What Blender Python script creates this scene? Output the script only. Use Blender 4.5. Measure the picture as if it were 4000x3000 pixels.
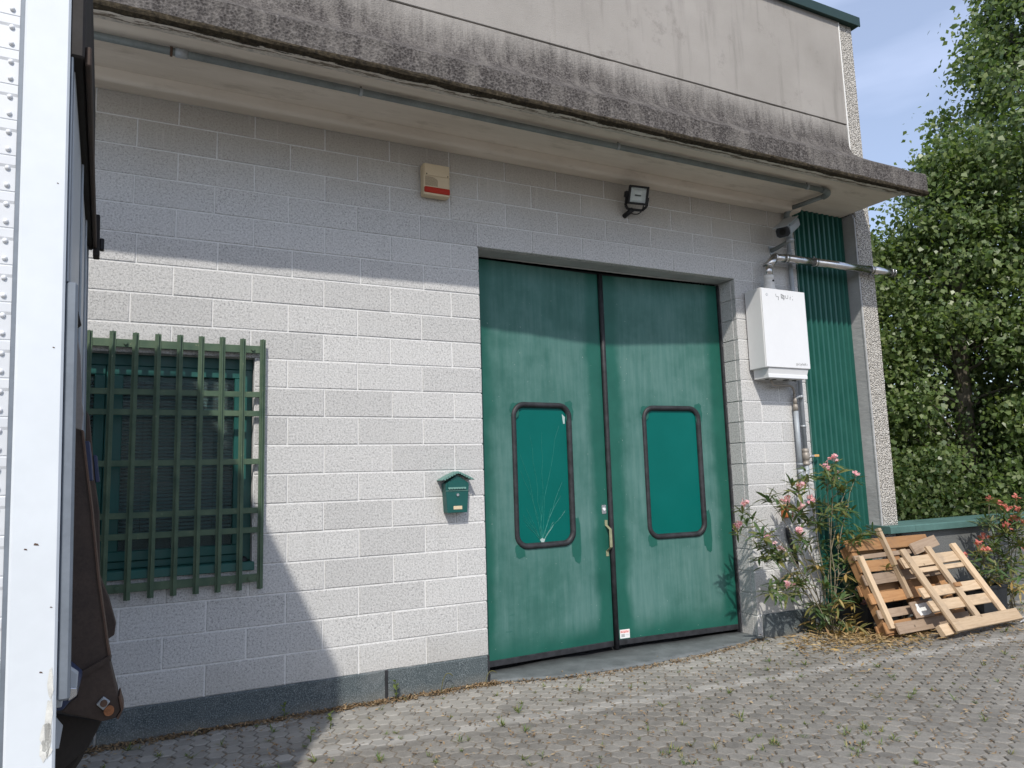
import bpy, bmesh, math, random
import numpy as np
from mathutils import Vector, Matrix, Quaternion

random.seed(7)
RNG = np.random.default_rng(11)
scene = bpy.context.scene
for o in list(bpy.data.objects):
    bpy.data.objects.remove(o, do_unlink=True)
COL = scene.collection

# ------------------------------------------------------------------ camera
YAW, PITCH, ROLL = 0.4720, 0.1289, -0.0304
CAM = Vector((-2.4504, -5.3188, 1.5106))
FPX = 2902.3
fwd = Vector((math.sin(YAW) * math.cos(PITCH), math.cos(YAW) * math.cos(PITCH), math.sin(PITCH)))
rgt = Vector((math.cos(YAW), -math.sin(YAW), 0))
upv = rgt.cross(fwd)
rgt2 = math.cos(ROLL) * rgt + math.sin(ROLL) * upv
upv2 = -math.sin(ROLL) * rgt + math.cos(ROLL) * upv
cd = bpy.data.cameras.new("camera")
cd.sensor_width = 36.0
cd.lens = FPX / 4000.0 * 36.0
cd.clip_start = 0.05
cd.clip_end = 2000
cam = bpy.data.objects.new("camera", cd)
COL.objects.link(cam)
cm = Matrix.Identity(4)
for i in range(3):
    cm[i][0] = rgt2[i]; cm[i][1] = upv2[i]; cm[i][2] = -fwd[i]; cm[i][3] = CAM[i]
cam.matrix_world = cm
scene.camera = cam

# ------------------------------------------------------------------ sky, sun, exposure
SUN = Vector((0.50, 1.0, -1.09)).normalized()      # direction the light travels
world = bpy.data.worlds.new("World")
scene.world = world
world.use_nodes = True
wn = world.node_tree
wn.nodes.clear()
wo = wn.nodes.new("ShaderNodeOutputWorld")
wb = wn.nodes.new("ShaderNodeBackground")
sk = wn.nodes.new("ShaderNodeTexSky")
sk.sky_type = 'NISHITA'
sk.sun_disc = False
sk.sun_elevation = math.asin(-SUN.z)
sk.sun_rotation = math.atan2(-SUN.x, -SUN.y)
sk.altitude = 100
sk.air_density = 1.0
sk.dust_density = 1.6
sk.ozone_density = 1.2
# thin high veil of cloud over the whole sky
tc = wn.nodes.new("ShaderNodeTexCoord")
mp = wn.nodes.new("ShaderNodeMapping")
mp.inputs['Scale'].default_value = (1.2, 1.2, 5.0)
nz = wn.nodes.new("ShaderNodeTexNoise")
nz.inputs['Scale'].default_value = 1.7
nz.inputs['Detail'].default_value = 5
rp = wn.nodes.new("ShaderNodeValToRGB")
rp.color_ramp.elements[0].position = 0.42
rp.color_ramp.elements[0].color = (0.30, 0.30, 0.30, 1)
rp.color_ramp.elements[1].position = 0.8
rp.color_ramp.elements[1].color = (0.8, 0.8, 0.8, 1)
mx = wn.nodes.new("ShaderNodeMix")
mx.data_type = 'RGBA'
mx.inputs[7].default_value = (5.5, 6.2, 8.2, 1)
wn.links.new(tc.outputs['Generated'], mp.inputs['Vector'])
wn.links.new(mp.outputs[0], nz.inputs['Vector'])
wn.links.new(nz.outputs[0], rp.inputs[0])
wn.links.new(rp.outputs[0], mx.inputs[0])
wn.links.new(sk.outputs[0], mx.inputs[6])
wn.links.new(mx.outputs[2], wb.inputs[0])
wb.inputs[1].default_value = 0.147
wn.links.new(wb.outputs[0], wo.inputs[0])

sd = bpy.data.lights.new("sun", 'SUN')
sd.energy = 3.3
sd.angle = math.radians(0.9)
sd.color = (1.0, 0.948, 0.868)
sun = bpy.data.objects.new("sun", sd)
COL.objects.link(sun)
sun.rotation_euler = SUN.to_track_quat('-Z', 'Y').to_euler()
sun.location = (-6, -12, 14)
scene.view_settings.view_transform = 'Standard'
scene.view_settings.look = 'None'
scene.view_settings.exposure = 0.21
scene.view_settings.gamma = 1.0
scene.view_settings.use_curve_mapping = False
scene.cycles.max_bounces = 6
scene.cycles.diffuse_bounces = 4
scene.cycles.glossy_bounces = 3
scene.cycles.transmission_bounces = 4

# ------------------------------------------------------------------ helpers: materials
MAT = {}

class NB:
    """small node-graph builder"""
    def __init__(s, name, rough=0.8, spec=0.3, metal=0.0):
        m = bpy.data.materials.new(name)
        m.use_nodes = True
        s.m = m
        s.t = m.node_tree
        s.b = s.t.nodes['Principled BSDF']
        s.b.inputs['Roughness'].default_value = rough
        s.b.inputs['Specular IOR Level'].default_value = spec
        s.b.inputs['Metallic'].default_value = metal
        s._pos = None
        MAT[name] = m
    def n(s, typ): return s.t.nodes.new(typ)
    def link(s, a, b): s.t.links.new(a, b)
    def pos(s):
        if s._pos is None: s._pos = s.n('ShaderNodeNewGeometry')
        return s._pos.outputs['Position']
    def obj(s): return s.n('ShaderNodeTexCoord').outputs['Object']
    def xyz(s, v=None):
        q = s.n('ShaderNodeSeparateXYZ')
        s.link(v or s.pos(), q.inputs[0])
        return q.outputs
    def map(s, scale=(1, 1, 1), vec=None, rot=(0, 0, 0)):
        q = s.n('ShaderNodeMapping')
        q.inputs['Scale'].default_value = scale
        q.inputs['Rotation'].default_value = rot
        s.link(vec or s.pos(), q.inputs[0])
        return q.outputs[0]
    def noise(s, scale, detail=4, rough=0.55, vec=None, dist=0.0):
        q = s.n('ShaderNodeTexNoise')
        q.inputs['Scale'].default_value = scale
        q.inputs['Detail'].default_value = detail
        q.inputs['Roughness'].default_value = rough
        q.inputs['Distortion'].default_value = dist
        s.link(vec or s.pos(), q.inputs['Vector'])
        return q.outputs[0]
    def voro(s, scale, feature='F1', out=0, vec=None):
        q = s.n('ShaderNodeTexVoronoi')
        q.feature = feature
        q.inputs['Scale'].default_value = scale
        s.link(vec or s.pos(), q.inputs['Vector'])
        return q.outputs[out]
    def ramp(s, fac, stops, interp='LINEAR'):
        q = s.n('ShaderNodeValToRGB')
        cr = q.color_ramp
        cr.interpolation = interp
        while len(cr.elements) < len(stops): cr.elements.new(0.5)
        for e, (p, c) in zip(cr.elements, stops):
            e.position = p
            e.color = (c, c, c, 1) if not isinstance(c, tuple) else (*c, 1)
        s.link(fac, q.inputs[0])
        return q.outputs[0]
    def mix(s, fac, a, b, mode='MIX'):
        q = s.n('ShaderNodeMix')
        q.data_type = 'RGBA'
        q.blend_type = mode
        for ix, v in ((0, fac), (6, a), (7, b)):
            sock = q.inputs[ix]
            if isinstance(v, (int, float)): sock.default_value = v if ix == 0 else (v, v, v, 1)
            elif isinstance(v, tuple): sock.default_value = (*v, 1)
            else: s.link(v, sock)
        return q.outputs[2]
    def math(s, op, a, b=None, c=None, clamp=False):
        q = s.n('ShaderNodeMath')
        q.operation = op
        q.use_clamp = clamp
        for i, v in enumerate((a, b, c)):
            if v is None: continue
            if isinstance(v, (int, float)): q.inputs[i].default_value = v
            else: s.link(v, q.inputs[i])
        return q.outputs[0]
    def step(s, v, a, b):
        q = s.n('ShaderNodeMapRange')
        q.interpolation_type = 'SMOOTHSTEP'
        q.inputs[1].default_value = a
        q.inputs[2].default_value = b
        s.link(v, q.inputs[0])
        return q.outputs[0]
    def rnd(s): return s.n('ShaderNodeObjectInfo').outputs['Random']
    def island(s): return s.n('ShaderNodeNewGeometry').outputs['Random Per Island']
    def color(s, c):
        if isinstance(c, tuple): s.b.inputs['Base Color'].default_value = (*c, 1)
        else: s.link(c, s.b.inputs['Base Color'])
    def rough(s, r): s.link(r, s.b.inputs['Roughness'])
    def bump(s, h, strength=0.4, dist=0.01):
        q = s.n('ShaderNodeBump')
        q.inputs['Strength'].default_value = strength
        q.inputs['Distance'].default_value = dist
        s.link(h, q.inputs['Height'])
        s.link(q.outputs[0], s.b.inputs['Normal'])

def plain(name, c, rough=0.6, metal=0.0, spec=0.35, var=0.25, scale=14, bump=0.15):
    """one-colour material with worn, uneven tone"""
    k = NB(name, rough, spec, metal)
    n1 = k.noise(scale, 5)
    n2 = k.noise(scale * 9, 3)
    f = k.math('ADD', k.math('MULTIPLY', n1, 0.7), k.math('MULTIPLY', n2, 0.3))
    lo = tuple(x * (1 - var) for x in c)
    hi = tuple(min(1, x * (1 + var)) for x in c)
    k.color(k.ramp(f, [(0.3, lo), (0.7, hi)]))
    k.rough(k.ramp(n1, [(0.3, max(0.05, rough - 0.08)), (0.7, min(1, rough + 0.12))]))
    if bump: k.bump(n2, bump, 0.002)
    return k.m

# concrete block
k = NB('block', 0.95, 0.15)
sp = k.noise(75, 3, 0.7)
sp2 = k.noise(170, 2, 0.6)
c = k.ramp(k.math('ADD', k.math('MULTIPLY', sp, 0.65), k.math('MULTIPLY', sp2, 0.35)), [(0.36, (0.242, 0.242, 0.240)), (0.47, (0.478, 0.476, 0.467)), (0.62, (0.608, 0.605, 0.594))])
c = k.mix(k.math('MULTIPLY', k.step(k.noise(2.2, 4), 0.5, 0.75), 0.35), c, (0.56, 0.555, 0.54))
ob = k.ramp(k.rnd(), [(0, 0.90), (1, 1.05)])
c = k.mix(1.0, c, ob, 'MULTIPLY')
zz = k.xyz()[2]
ov = k.math('ADD', zz, k.math('MULTIPLY', k.noise(1.6, 5), 0.5))
c = k.mix(k.math('MULTIPLY', k.step(ov, 3.70, 4.45), 0.62), c, (0.40, 0.355, 0.29))  # warm tone of the shade under the canopy, painted into the upper courses
stk = k.noise(1.0, 4, 0.6, k.map((26, 26, 2.2)))
c = k.mix(k.math('MULTIPLY', k.math('MULTIPLY', k.step(stk, 0.55, 0.72), k.step(zz, 3.55, 3.95)), 0.35), c, (0.62, 0.6, 0.56))
drt = k.math('ADD', zz, k.math('MULTIPLY', k.noise(2.4, 6, 0.7), 0.5))
c = k.mix(k.math('MULTIPLY', k.step(drt, 0.72, 0.38), 0.30), c, (0.34, 0.32, 0.28))
run = k.noise(1.0, 6, 0.7, k.map((7, 7, 0.5)))
c = k.mix(k.math('MULTIPLY', k.step(run, 0.55, 0.75), 0.22), c, (0.36, 0.355, 0.34))
k.color(c)
k.bump(k.math('ADD', sp, k.math('MULTIPLY', sp2, 0.6)), 0.5, 0.006)

k = NB('mortar', 0.95, 0.1)
k.color(k.ramp(k.noise(60, 4), [(0.3, (0.58, 0.58, 0.57)), (0.7, (0.69, 0.69, 0.68))]))
k.bump(k.noise(120, 3), 0.4, 0.004)

# dark tar-sheet / granite-grit plinth
k = NB('plinth', 0.75, 0.4)
g = k.noise(150, 2, 0.7)
c = k.ramp(g, [(0.35, (0.028, 0.04, 0.045)), (0.55, (0.085, 0.105, 0.112)), (0.72, (0.24, 0.27, 0.28))])
c = k.mix(k.math('MULTIPLY', k.step(k.noise(3, 5), 0.48, 0.72), 0.35), c, (0.19, 0.2, 0.2))
lz = k.step(k.math('ADD', k.xyz()[2], k.math('MULTIPLY', k.noise(6, 4), 0.12)), 0.16, 0.05)
c = k.mix(k.math('MULTIPLY', lz, 0.3), c, (0.24, 0.22, 0.18))
k.color(c)
k.bump(g, 0.5, 0.004)

k = NB('grey_render', 0.9, 0.2)
g = k.noise(120, 3, 0.7)
c = k.ramp(g, [(0.35, (0.085, 0.09, 0.09)), (0.55, (0.155, 0.16, 0.158)), (0.72, (0.26, 0.265, 0.26))])
c = k.mix(k.math('MULTIPLY', k.step(k.noise(1.0, 6, 0.65, k.map((3, 3, 1))), 0.48, 0.72), 0.4), c, (0.12, 0.125, 0.125))
k.color(c); k.bump(g, 0.5, 0.005)
# weathered precast: black growth at foot of panel and on the lip
def precast(name, z0, z1, soot=0.95):
    k = NB(name, 0.95, 0.12)
    fine = k.noise(130, 3, 0.7)
    base = k.ramp(k.noise(1.1, 6, 0.6), [(0.3, (0.285, 0.268, 0.245)), (0.7, (0.355, 0.335, 0.31))])
    st = k.noise(1.0, 6, 0.62, k.map((5.5, 5.5, 0.55)))
    base = k.mix(k.math('MULTIPLY', k.step(st, 0.53, 0.72), 0.55), base, (0.19, 0.176, 0.162))
    patch = k.math('MULTIPLY', k.step(k.noise(2.6, 8, 0.75), 0.56, 0.70), 0.55)
    base = k.mix(patch, base, (0.185, 0.168, 0.155))
    z = k.xyz()[2]
    wob = k.math('ADD', k.math('MULTIPLY', k.noise(0.75, 5, 0.6), 0.62), k.math('MULTIPLY', k.noise(1.0, 6, 0.75, k.map((16, 16, 1.6))), 0.42))
    e = k.math('ADD', z, wob)
    grow = k.step(e, z1 + 0.50, z0 + 0.44)
    gcol = k.ramp(k.math('ADD', k.math('MULTIPLY', fine, 0.62), k.math('MULTIPLY', k.voro(58), 0.4)), [(0.34, (0.024, 0.021, 0.020)), (0.52, (0.066, 0.060, 0.057)), (0.76, (0.185, 0.17, 0.16))])
    gcol = k.mix(k.math('MULTIPLY', k.step(k.noise(1.0, 5, 0.65, k.map((9, 4, 2.2))), 0.42, 0.68), 0.7), gcol, (0.175, 0.162, 0.148))
    c = k.mix(k.math('MULTIPLY', grow, soot), base, gcol)
    k.color(c)
    k.bump(k.math('ADD', fine, k.math('MULTIPLY', k.math('MULTIPLY', k.voro(58), grow), 1.4)), 0.55, 0.012)
    return k
precast('upper_panel', 4.98, 5.30, 0.9)
precast('canopy_top', 5.02, 5.36)
k = NB('soffit', 0.9, 0.15)
c = k.ramp(k.noise(1.0, 5, 0.6, k.map((1.2, 7, 7))), [(0.3, (0.62, 0.55, 0.46)), (0.7, (0.74, 0.67, 0.575))])
c = k.mix(k.math('MULTIPLY', k.step(k.noise(2.2, 6, 0.7, k.map((1, 3, 3))), 0.52, 0.72), 0.45), c, (0.33, 0.275, 0.21))
k.color(c); k.bump(k.noise(40, 4), 0.25, 0.003)
k = NB('lip_inside', 0.95, 0.12)
y = k.xyz()[1]
sc = k.math('ADD', y, k.math('MULTIPLY', k.math('SUBTRACT', k.noise(1.0, 6, 0.72, k.map((5, 9, 9))), 0.5), 0.42))
c = k.ramp(k.noise(5, 5), [(0.3, (0.56, 0.51, 0.44)), (0.7, (0.70, 0.65, 0.575))])
dk = k.math('MULTIPLY', k.step(sc, -0.87, -0.855), k.step(sc, -0.79, -0.81))
c = k.mix(k.math('MULTIPLY', dk, 0.9), c, (0.15, 0.12, 0.085))
c = k.mix(k.step(sc, -0.935, -0.955), c, k.ramp(k.noise(60, 3), [(0.4, (0.028, 0.024, 0.018)), (0.7, (0.075, 0.06, 0.038))]))
gr = k.math('MULTIPLY', k.step(k.noise(30, 5, 0.7), 0.46, 0.6), k.step(sc, -0.80, -0.77))
c = k.mix(k.math('MULTIPLY', gr, 0.6), c, (0.27, 0.26, 0.245))
k.color(c); k.bump(k.noise(70, 4), 0.4, 0.006)

k = NB('drip_dark', 0.95, 0.15)
k.color(k.ramp(k.noise(35, 5, 0.7), [(0.35, (0.018, 0.015, 0.011)), (0.6, (0.055, 0.044, 0.028)), (0.78, (0.13, 0.11, 0.08))]))
k.bump(k.noise(90, 3), 0.6, 0.006)
k = NB('pebble', 0.85, 0.3)
v = k.voro(74)
vc = k.voro(74, 'F1', 1)
pc = k.ramp(k.math('MULTIPLY', k.xyz(vc)[0], 1.0), [(0.0, (0.40, 0.37, 0.32)), (0.35, (0.62, 0.58, 0.52)), (0.7, (0.76, 0.73, 0.67)), (1.0, (0.52, 0.49, 0.44))])
c = k.mix(k.step(v, 0.44, 0.64), pc, (0.22, 0.21, 0.19))
k.color(c)
k.bump(k.math('SUBTRACT', 1.0, v), 0.9, 0.02)

k = NB('smooth_concrete', 0.9, 0.2)
c = k.ramp(k.noise(3.5, 6, 0.65), [(0.3, (0.31, 0.315, 0.315)), (0.7, (0.43, 0.435, 0.43))])
k.color(c); k.bump(k.noise(1.0, 5, 0.6, k.map((12, 12, 30))), 0.55, 0.012)

plain('green_sheet', (0.011, 0.088, 0.068), 0.42, 0, 0.45, 0.12, 5, 0.03)
plain('green_cap', (0.014, 0.036, 0.032), 0.5, 0, 0.4, 0.2, 6, 0.05)
plain('cap_dull', (0.075, 0.15, 0.135), 0.6, 0, 0.35, 0.2, 5, 0.08)
plain('window_green', (0.007, 0.080, 0.068), 0.42, 0, 0.45, 0.12, 6, 0.03)
k = NB('grille_green', 0.55, 0.4)
c = k.ramp(k.noise(9, 5), [(0.3, (0.034, 0.072, 0.043)), (0.7, (0.078, 0.122, 0.072))])
c = k.mix(k.step(k.noise(40, 5, 0.7), 0.62, 0.72), c, (0.20, 0.22, 0.13))
k.color(c); k.bump(k.noise(90, 2), 0.15, 0.001)

# weathered door skin: chalked in the middle, deep green along edges
def door_skin(name, x0, x1):
    k = NB(name, 0.55, 0.35)
    X, Y, Z = k.xyz()
    ed = k.math('MINIMUM', k.math('SUBTRACT', X, x0), k.math('SUBTRACT', x1, X))
    ed = k.math('ADD', ed, k.math('MULTIPLY', k.math('SUBTRACT', k.noise(3.0, 4), 0.5), 0.16))
    m = k.step(ed, 0.10, 0.21)
    zb = k.math('ADD', Z, k.math('MULTIPLY', k.noise(2.2, 4), 0.24))
    m = k.math('MULTIPLY', m, k.step(zb, 0.20, 0.48))
    st = k.noise(1.0, 6, 0.62, k.map((6, 6, 0.8)))
    st2 = k.noise(1.0, 5, 0.6, k.map((30, 30, 2.2)))
    f = k.math('ADD', k.math('MULTIPLY', st, 0.65), k.math('MULTIPLY', st2, 0.35))
    bl = k.step(k.noise(2.0, 6, 0.65), 0.30, 0.66)
    m = k.math('MULTIPLY', m, k.math('ADD', 0.25, k.math('ADD', k.math('MULTIPLY', k.step(f, 0.28, 0.72), 0.22), k.math('MULTIPLY', bl, 0.45))))
    c = k.mix(m, k.ramp(k.noise(4, 4), [(0.3, (0.008, 0.082, 0.060)), (0.7, (0.014, 0.105, 0.078))]), k.ramp(st2, [(0.3, (0.070, 0.165, 0.150)), (0.7, (0.105, 0.205, 0.188))]))
    # scuffs and dark rub marks
    sc = k.noise(1.0, 5, 0.7, k.map((5, 5, 24)))
    low = k.step(Z, 1.3, 0.2)
    c = k.mix(k.math('MULTIPLY', k.math('MULTIPLY', k.step(sc, 0.66, 0.70), low), 0.5), c, (0.015, 0.10, 0.08))
    sc2 = k.noise(1.0, 6, 0.7, k.map((3, 3, 40), rot=(0, 0.12, 0)))
    c = k.mix(k.math('MULTIPLY', k.math('MULTIPLY', k.step(sc2, 0.68, 0.71), k.step(Z, 0.5, 0.1)), 0.6), c, (0.30, 0.42, 0.38))
    sp = k.noise(55, 2)
    c = k.mix(k.math('MULTIPLY', k.step(sp, 0.755, 0.775), 0.7), c, (0.45, 0.5, 0.46))
    k.color(c)
    k.rough(k.math('ADD', 0.42, k.math('MULTIPLY', m, 0.3)))
    k.bump(k.noise(2.4, 3), 0.10, 0.01)
    return k
door_skin('door_left', 0.03, 1.34)
door_skin('door_right', 1.39, 2.72)
k = NB('door_green_fresh', 0.45, 0.4); k.color(k.ramp(k.noise(8, 4), [(0.3, (0.009, 0.088, 0.066)), (0.7, (0.014, 0.108, 0.082))]))
k = NB('rubber', 0.55, 0.4); k.color(k.ramp(k.noise(14, 4), [(0.3, (0.012, 0.0125, 0.014)), (0.7, (0.034, 0.035, 0.040))]))
k = NB('door_pane', 0.3, 0.12)
k.color(k.ramp(k.noise(1.6, 4), [(0.3, (0.001, 0.098, 0.083)), (0.7, (0.002, 0.115, 0.099))]))
k.bump(k.noise(1.0, 3, 0.5, k.map((2, 2, 5))), 0.05, 0.01)
plain('crack_line', (0.03, 0.20, 0.17), 0.3, 0, 0.5, 0.3, 30, 0)
plain('crack_white', (0.36, 0.46, 0.44), 0.4, 0, 0.5, 0.2, 30, 0)
plain('brass', (0.33, 0.33, 0.2), 0.45, 0.35, 0.5, 0.2, 30, 0.05)
plain('chrome', (0.55, 0.55, 0.55), 0.25, 0.9, 0.5, 0.15, 30, 0.05)
plain('galvanised', (0.36, 0.385, 0.40), 0.5, 0.45, 0.5, 0.2, 12, 0.1)
plain('pipe_grey', (0.33, 0.36, 0.385), 0.5, 0.1, 0.4, 0.15, 12, 0.08)
plain('pipe_dull', (0.20, 0.225, 0.22), 0.55, 0.25, 0.4, 0.3, 7, 0.1)
k = NB('stainless', 0.18, 0.5, 1.0)
k.color(k.ramp(k.noise(8, 3), [(0.3, (0.55, 0.54, 0.53)), (0.7, (0.72, 0.71, 0.69))]))
k.rough(k.ramp(k.noise(20, 4), [(0.3, 0.14), (0.7, 0.28)]))
plain('valve_bronze', (0.30, 0.27, 0.235), 0.5, 0.3, 0.4, 0.15, 30, 0.05)
plain('lever_yellow', (0.55, 0.33, 0.12), 0.6, 0, 0.3, 0.2, 30, 0)
plain('boiler_white', (0.69, 0.70, 0.71), 0.35, 0, 0.45, 0.03, 3, 0.02)
plain('boiler_side', (0.64, 0.645, 0.645), 0.45, 0, 0.4, 0.04, 3, 0.02)
plain('flue_white', (0.66, 0.655, 0.63), 0.55, 0, 0.35, 0.1, 12, 0.04)
plain('ink', (0.03, 0.03, 0.032), 0.7, 0, 0.2, 0.2, 20, 0)
plain('ink_red', (0.55, 0.05, 0.04), 0.7, 0, 0.2, 0.1, 20, 0)
plain('ink_pink', (0.78, 0.55, 0.53), 0.7, 0, 0.2, 0.05, 20, 0)
plain('paper', (0.76, 0.765, 0.76), 0.7, 0, 0.25, 0.05, 20, 0.02)
plain('siren_beige', (0.60, 0.49, 0.33), 0.55, 0, 0.35, 0.08, 6, 0.02)
plain('louvre_brown', (0.13, 0.095, 0.06), 0.8, 0, 0.2, 0.1, 10, 0)
plain('siren_red', (0.40, 0.026, 0.010), 0.45, 0, 0.25, 0.12, 8, 0.02)
plain('dark_hole', (0.015, 0.014, 0.012), 0.8, 0, 0.2, 0.1, 10, 0)
plain('black_metal', (0.012, 0.012, 0.013), 0.5, 0.1, 0.4, 0.3, 14, 0.08)
plain('reflector', (0.80, 0.82, 0.82), 0.4, 0.15, 0.5, 0.15, 10, 0.1)
k = NB('glass', 0.04, 0.4); k.color((0.92, 0.95, 0.94))
k.b.inputs['Transmission Weight'].default_value = 1.0
k.b.inputs['IOR'].default_value = 1.12
k.rough(k.ramp(k.noise(5, 3), [(0.3, 0.02), (0.7, 0.06)]))
k = NB('window_glass', 0.05, 0.3)
k.color(k.ramp(k.noise(3, 3), [(0.3, (0.50, 0.68, 0.66)), (0.7, (0.56, 0.72, 0.70))]))
k.b.inputs['Transmission Weight'].default_value = 0.93
k.b.inputs['IOR'].default_value = 1.14
plain('blind', (0.10, 0.165, 0.18), 0.5, 0.1, 0.4, 0.08, 8, 0.02)
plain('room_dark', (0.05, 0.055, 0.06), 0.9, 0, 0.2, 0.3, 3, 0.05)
plain('mail_green', (0.005, 0.075, 0.066), 0.4, 0, 0.45, 0.1, 12, 0.04)
plain('mail_roof', (0.12, 0.24, 0.21), 0.5, 0, 0.4, 0.15, 14, 0.05)
plain('truck_white', (0.61, 0.65, 0.68), 0.4, 0, 0.45, 0.05, 2.5, 0.03)
plain('truck_panel', (0.58, 0.60, 0.62), 0.45, 0.1, 0.45, 0.05, 4, 0.05)
plain('truck_post', (0.17, 0.195, 0.225), 0.5, 0.3, 0.45, 0.15, 8, 0.08)
plain('truck_rear', (0.42, 0.44, 0.455), 0.45, 0, 0.4, 0.1, 3, 0.03)
plain('truck_black', (0.022, 0.019, 0.017), 0.7, 0, 0.3, 0.35, 10, 0.15)
plain('rust_arm', (0.062, 0.045, 0.036), 0.75, 0.1, 0.3, 0.35, 12, 0.2)
plain('rust_edge', (0.095, 0.058, 0.040), 0.8, 0, 0.3, 0.35, 20, 0.2)
plain('rust_pin', (0.30, 0.13, 0.06), 0.85, 0, 0.2, 0.4, 60, 0.4)
plain('pad_blue', (0.035, 0.045, 0.09), 0.6, 0, 0.35, 0.2, 10, 0.05)
plain('canvas', (0.23, 0.205, 0.185), 0.9, 0, 0.2, 0.2, 9, 0.2)
plain('peel', (0.60, 0.60, 0.56), 0.8, 0, 0.2, 0.25, 30, 0.3)
plain('rivet_metal', (0.72, 0.73, 0.74), 0.3, 0.0, 0.5, 0.15, 30, 0.05)
plain('pot_black', (0.018, 0.02, 0.022), 0.6, 0, 0.35, 0.4, 8, 0.1)
plain('cable_grey', (0.42, 0.43, 0.44), 0.6, 0, 0.3, 0.1, 10, 0.02)
plain('tin_orange', (0.42, 0.13, 0.04), 0.5, 0.1, 0.4, 0.4, 30, 0.1)

def wood(name, a, b, d):
    k = NB(name, 0.8, 0.25)
    gr = k.noise(1.0, 6, 0.65, k.map((3, 60, 60), k.obj()), 0.6)
    c = k.ramp(gr, [(0.3, a), (0.55, b), (0.75, a)])
    c = k.mix(1.0, c, k.ramp(k.rnd(), [(0, 0.75), (1, 1.12)]), 'MULTIPLY')
    c = k.mix(k.math('MULTIPLY', k.step(k.noise(6, 5, 0.6), 0.5, 0.72), 0.55), c, d)
    kn = k.voro(6.5)
    c = k.mix(k.math('MULTIPLY', k.step(kn, 0.10, 0.05), 0.7), c, tuple(x * 0.35 for x in a))
    k.color(c); k.bump(gr, 0.3, 0.003)
wood('wood_pale', (0.40, 0.285, 0.175), (0.54, 0.41, 0.275), (0.27, 0.21, 0.155))
wood('wood_brown', (0.27, 0.135, 0.058), (0.37, 0.205, 0.095), (0.19, 0.12, 0.075))
wood('wood_grey', (0.26, 0.185, 0.125), (0.36, 0.27, 0.195), (0.17, 0.125, 0.09))

k = NB('paver', 0.92, 0.2)
fine = k.noise(85, 4, 0.7)
c = k.ramp(k.math('ADD', k.math('MULTIPLY', fine, 0.5), k.math('MULTIPLY', k.noise(12, 4), 0.5)), [(0.32, (0.142, 0.134, 0.120)), (0.68, (0.25, 0.238, 0.214))])
X, Y, Z = k.xyz()
# bleached apron by the wall and an old pale strip across the yard
yw = k.math('ADD', Y, k.math('MULTIPLY', k.noise(1.6, 4), 0.5))
ap = k.step(yw, -0.75, -0.05)
c = k.mix(k.math('MULTIPLY', ap, 0.55), c, (0.345, 0.335, 0.305))
ln = k.math('ADD', Y, k.math('MULTIPLY', X, 0.075))
ln = k.math('ABSOLUTE', k.math('ADD', ln, k.math('ADD', 0.86, k.math('MULTIPLY', k.noise(5, 3), 0.08))))
c = k.mix(k.math('MULTIPLY', k.step(ln, 0.10, 0.04), 0.55), c, (0.36, 0.35, 0.325))
pt = k.math('MULTIPLY', k.step(k.noise(0.9, 5), 0.46, 0.7), 0.3)
c = k.mix(pt, c, (0.31, 0.295, 0.265))
isl = k.math('ADD', k.math('MULTIPLY', k.rnd(), 0.5), k.math('MULTIPLY', k.island(), 0.5))
c = k.mix(1.0, c, k.ramp(k.math('FRACT', k.math('ADD', k.rnd(), k.island())), [(0, 0.80), (1, 1.16)]), 'MULTIPLY')
oil = k.step(k.noise(1.7, 6, 0.7), 0.60, 0.74)
c = k.mix(k.math('MULTIPLY', oil, 0.28), c, (0.09, 0.086, 0.08))
k.color(c); k.bump(fine, 0.45, 0.004)
k = NB('joint_soil', 1.0, 0.05)
n1 = k.noise(9, 5)
n2 = k.noise(110, 3)
c = k.ramp(k.math('ADD', k.math('MULTIPLY', n1, 0.6), k.math('MULTIPLY', n2, 0.4)), [(0.35, (0.09, 0.076, 0.06)), (0.5, (0.175, 0.15, 0.118)), (0.68, (0.32, 0.275, 0.21))])
k.color(c); k.bump(n2, 0.8, 0.006)
k = NB('yard', 0.95, 0.15)
k.color(k.ramp(k.noise(14, 5), [(0.3, (0.14, 0.135, 0.125)), (0.7, (0.24, 0.23, 0.21))])); k.bump(k.noise(60, 3), 0.5, 0.005)
plain('mat_rubber', (0.125, 0.138, 0.142), 0.75, 0, 0.3, 0.3, 7, 0.3)
plain('bitumen_floor', (0.10, 0.10, 0.10), 0.9, 0, 0.2, 0.3, 9, 0.3)

def leafmat(name, cols, trans=0.35, rough=0.45, spec=0.4):
    k = NB(name, rough, spec)
    n = len(cols)
    c = k.ramp(k.island(), [(i / (n - 1) if n > 1 else 0, q) for i, q in enumerate(cols)])
    k.color(c)
    tr = k.n('ShaderNodeBsdfTranslucent')
    k.link(k.mix(1.0, c, (1.5, 1.6, 0.7), 'MULTIPLY'), tr.inputs[0])
    ms = k.n('ShaderNodeMixShader')
    ms.inputs[0].default_value = trans
    out = k.t.nodes['Material Output']
    k.link(k.b.outputs[0], ms.inputs[1]); k.link(tr.outputs[0], ms.inputs[2])
    k.link(ms.outputs[0], out.inputs[0])
leafmat('poplar_leaf', [(0.065, 0.11, 0.03), (0.115, 0.17, 0.05), (0.16, 0.215, 0.07), (0.08, 0.135, 0.05), (0.23, 0.275, 0.12), (0.125, 0.18, 0.08)], 0.38, 0.38, 0.5)
leafmat('poplar_leaf_shade', [(0.03, 0.06, 0.018), (0.05, 0.085, 0.026), (0.075, 0.115, 0.035), (0.12, 0.15, 0.06)], 0.28, 0.45, 0.4)  # greens darkened so that shade deep in the foliage sits in the colour
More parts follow.
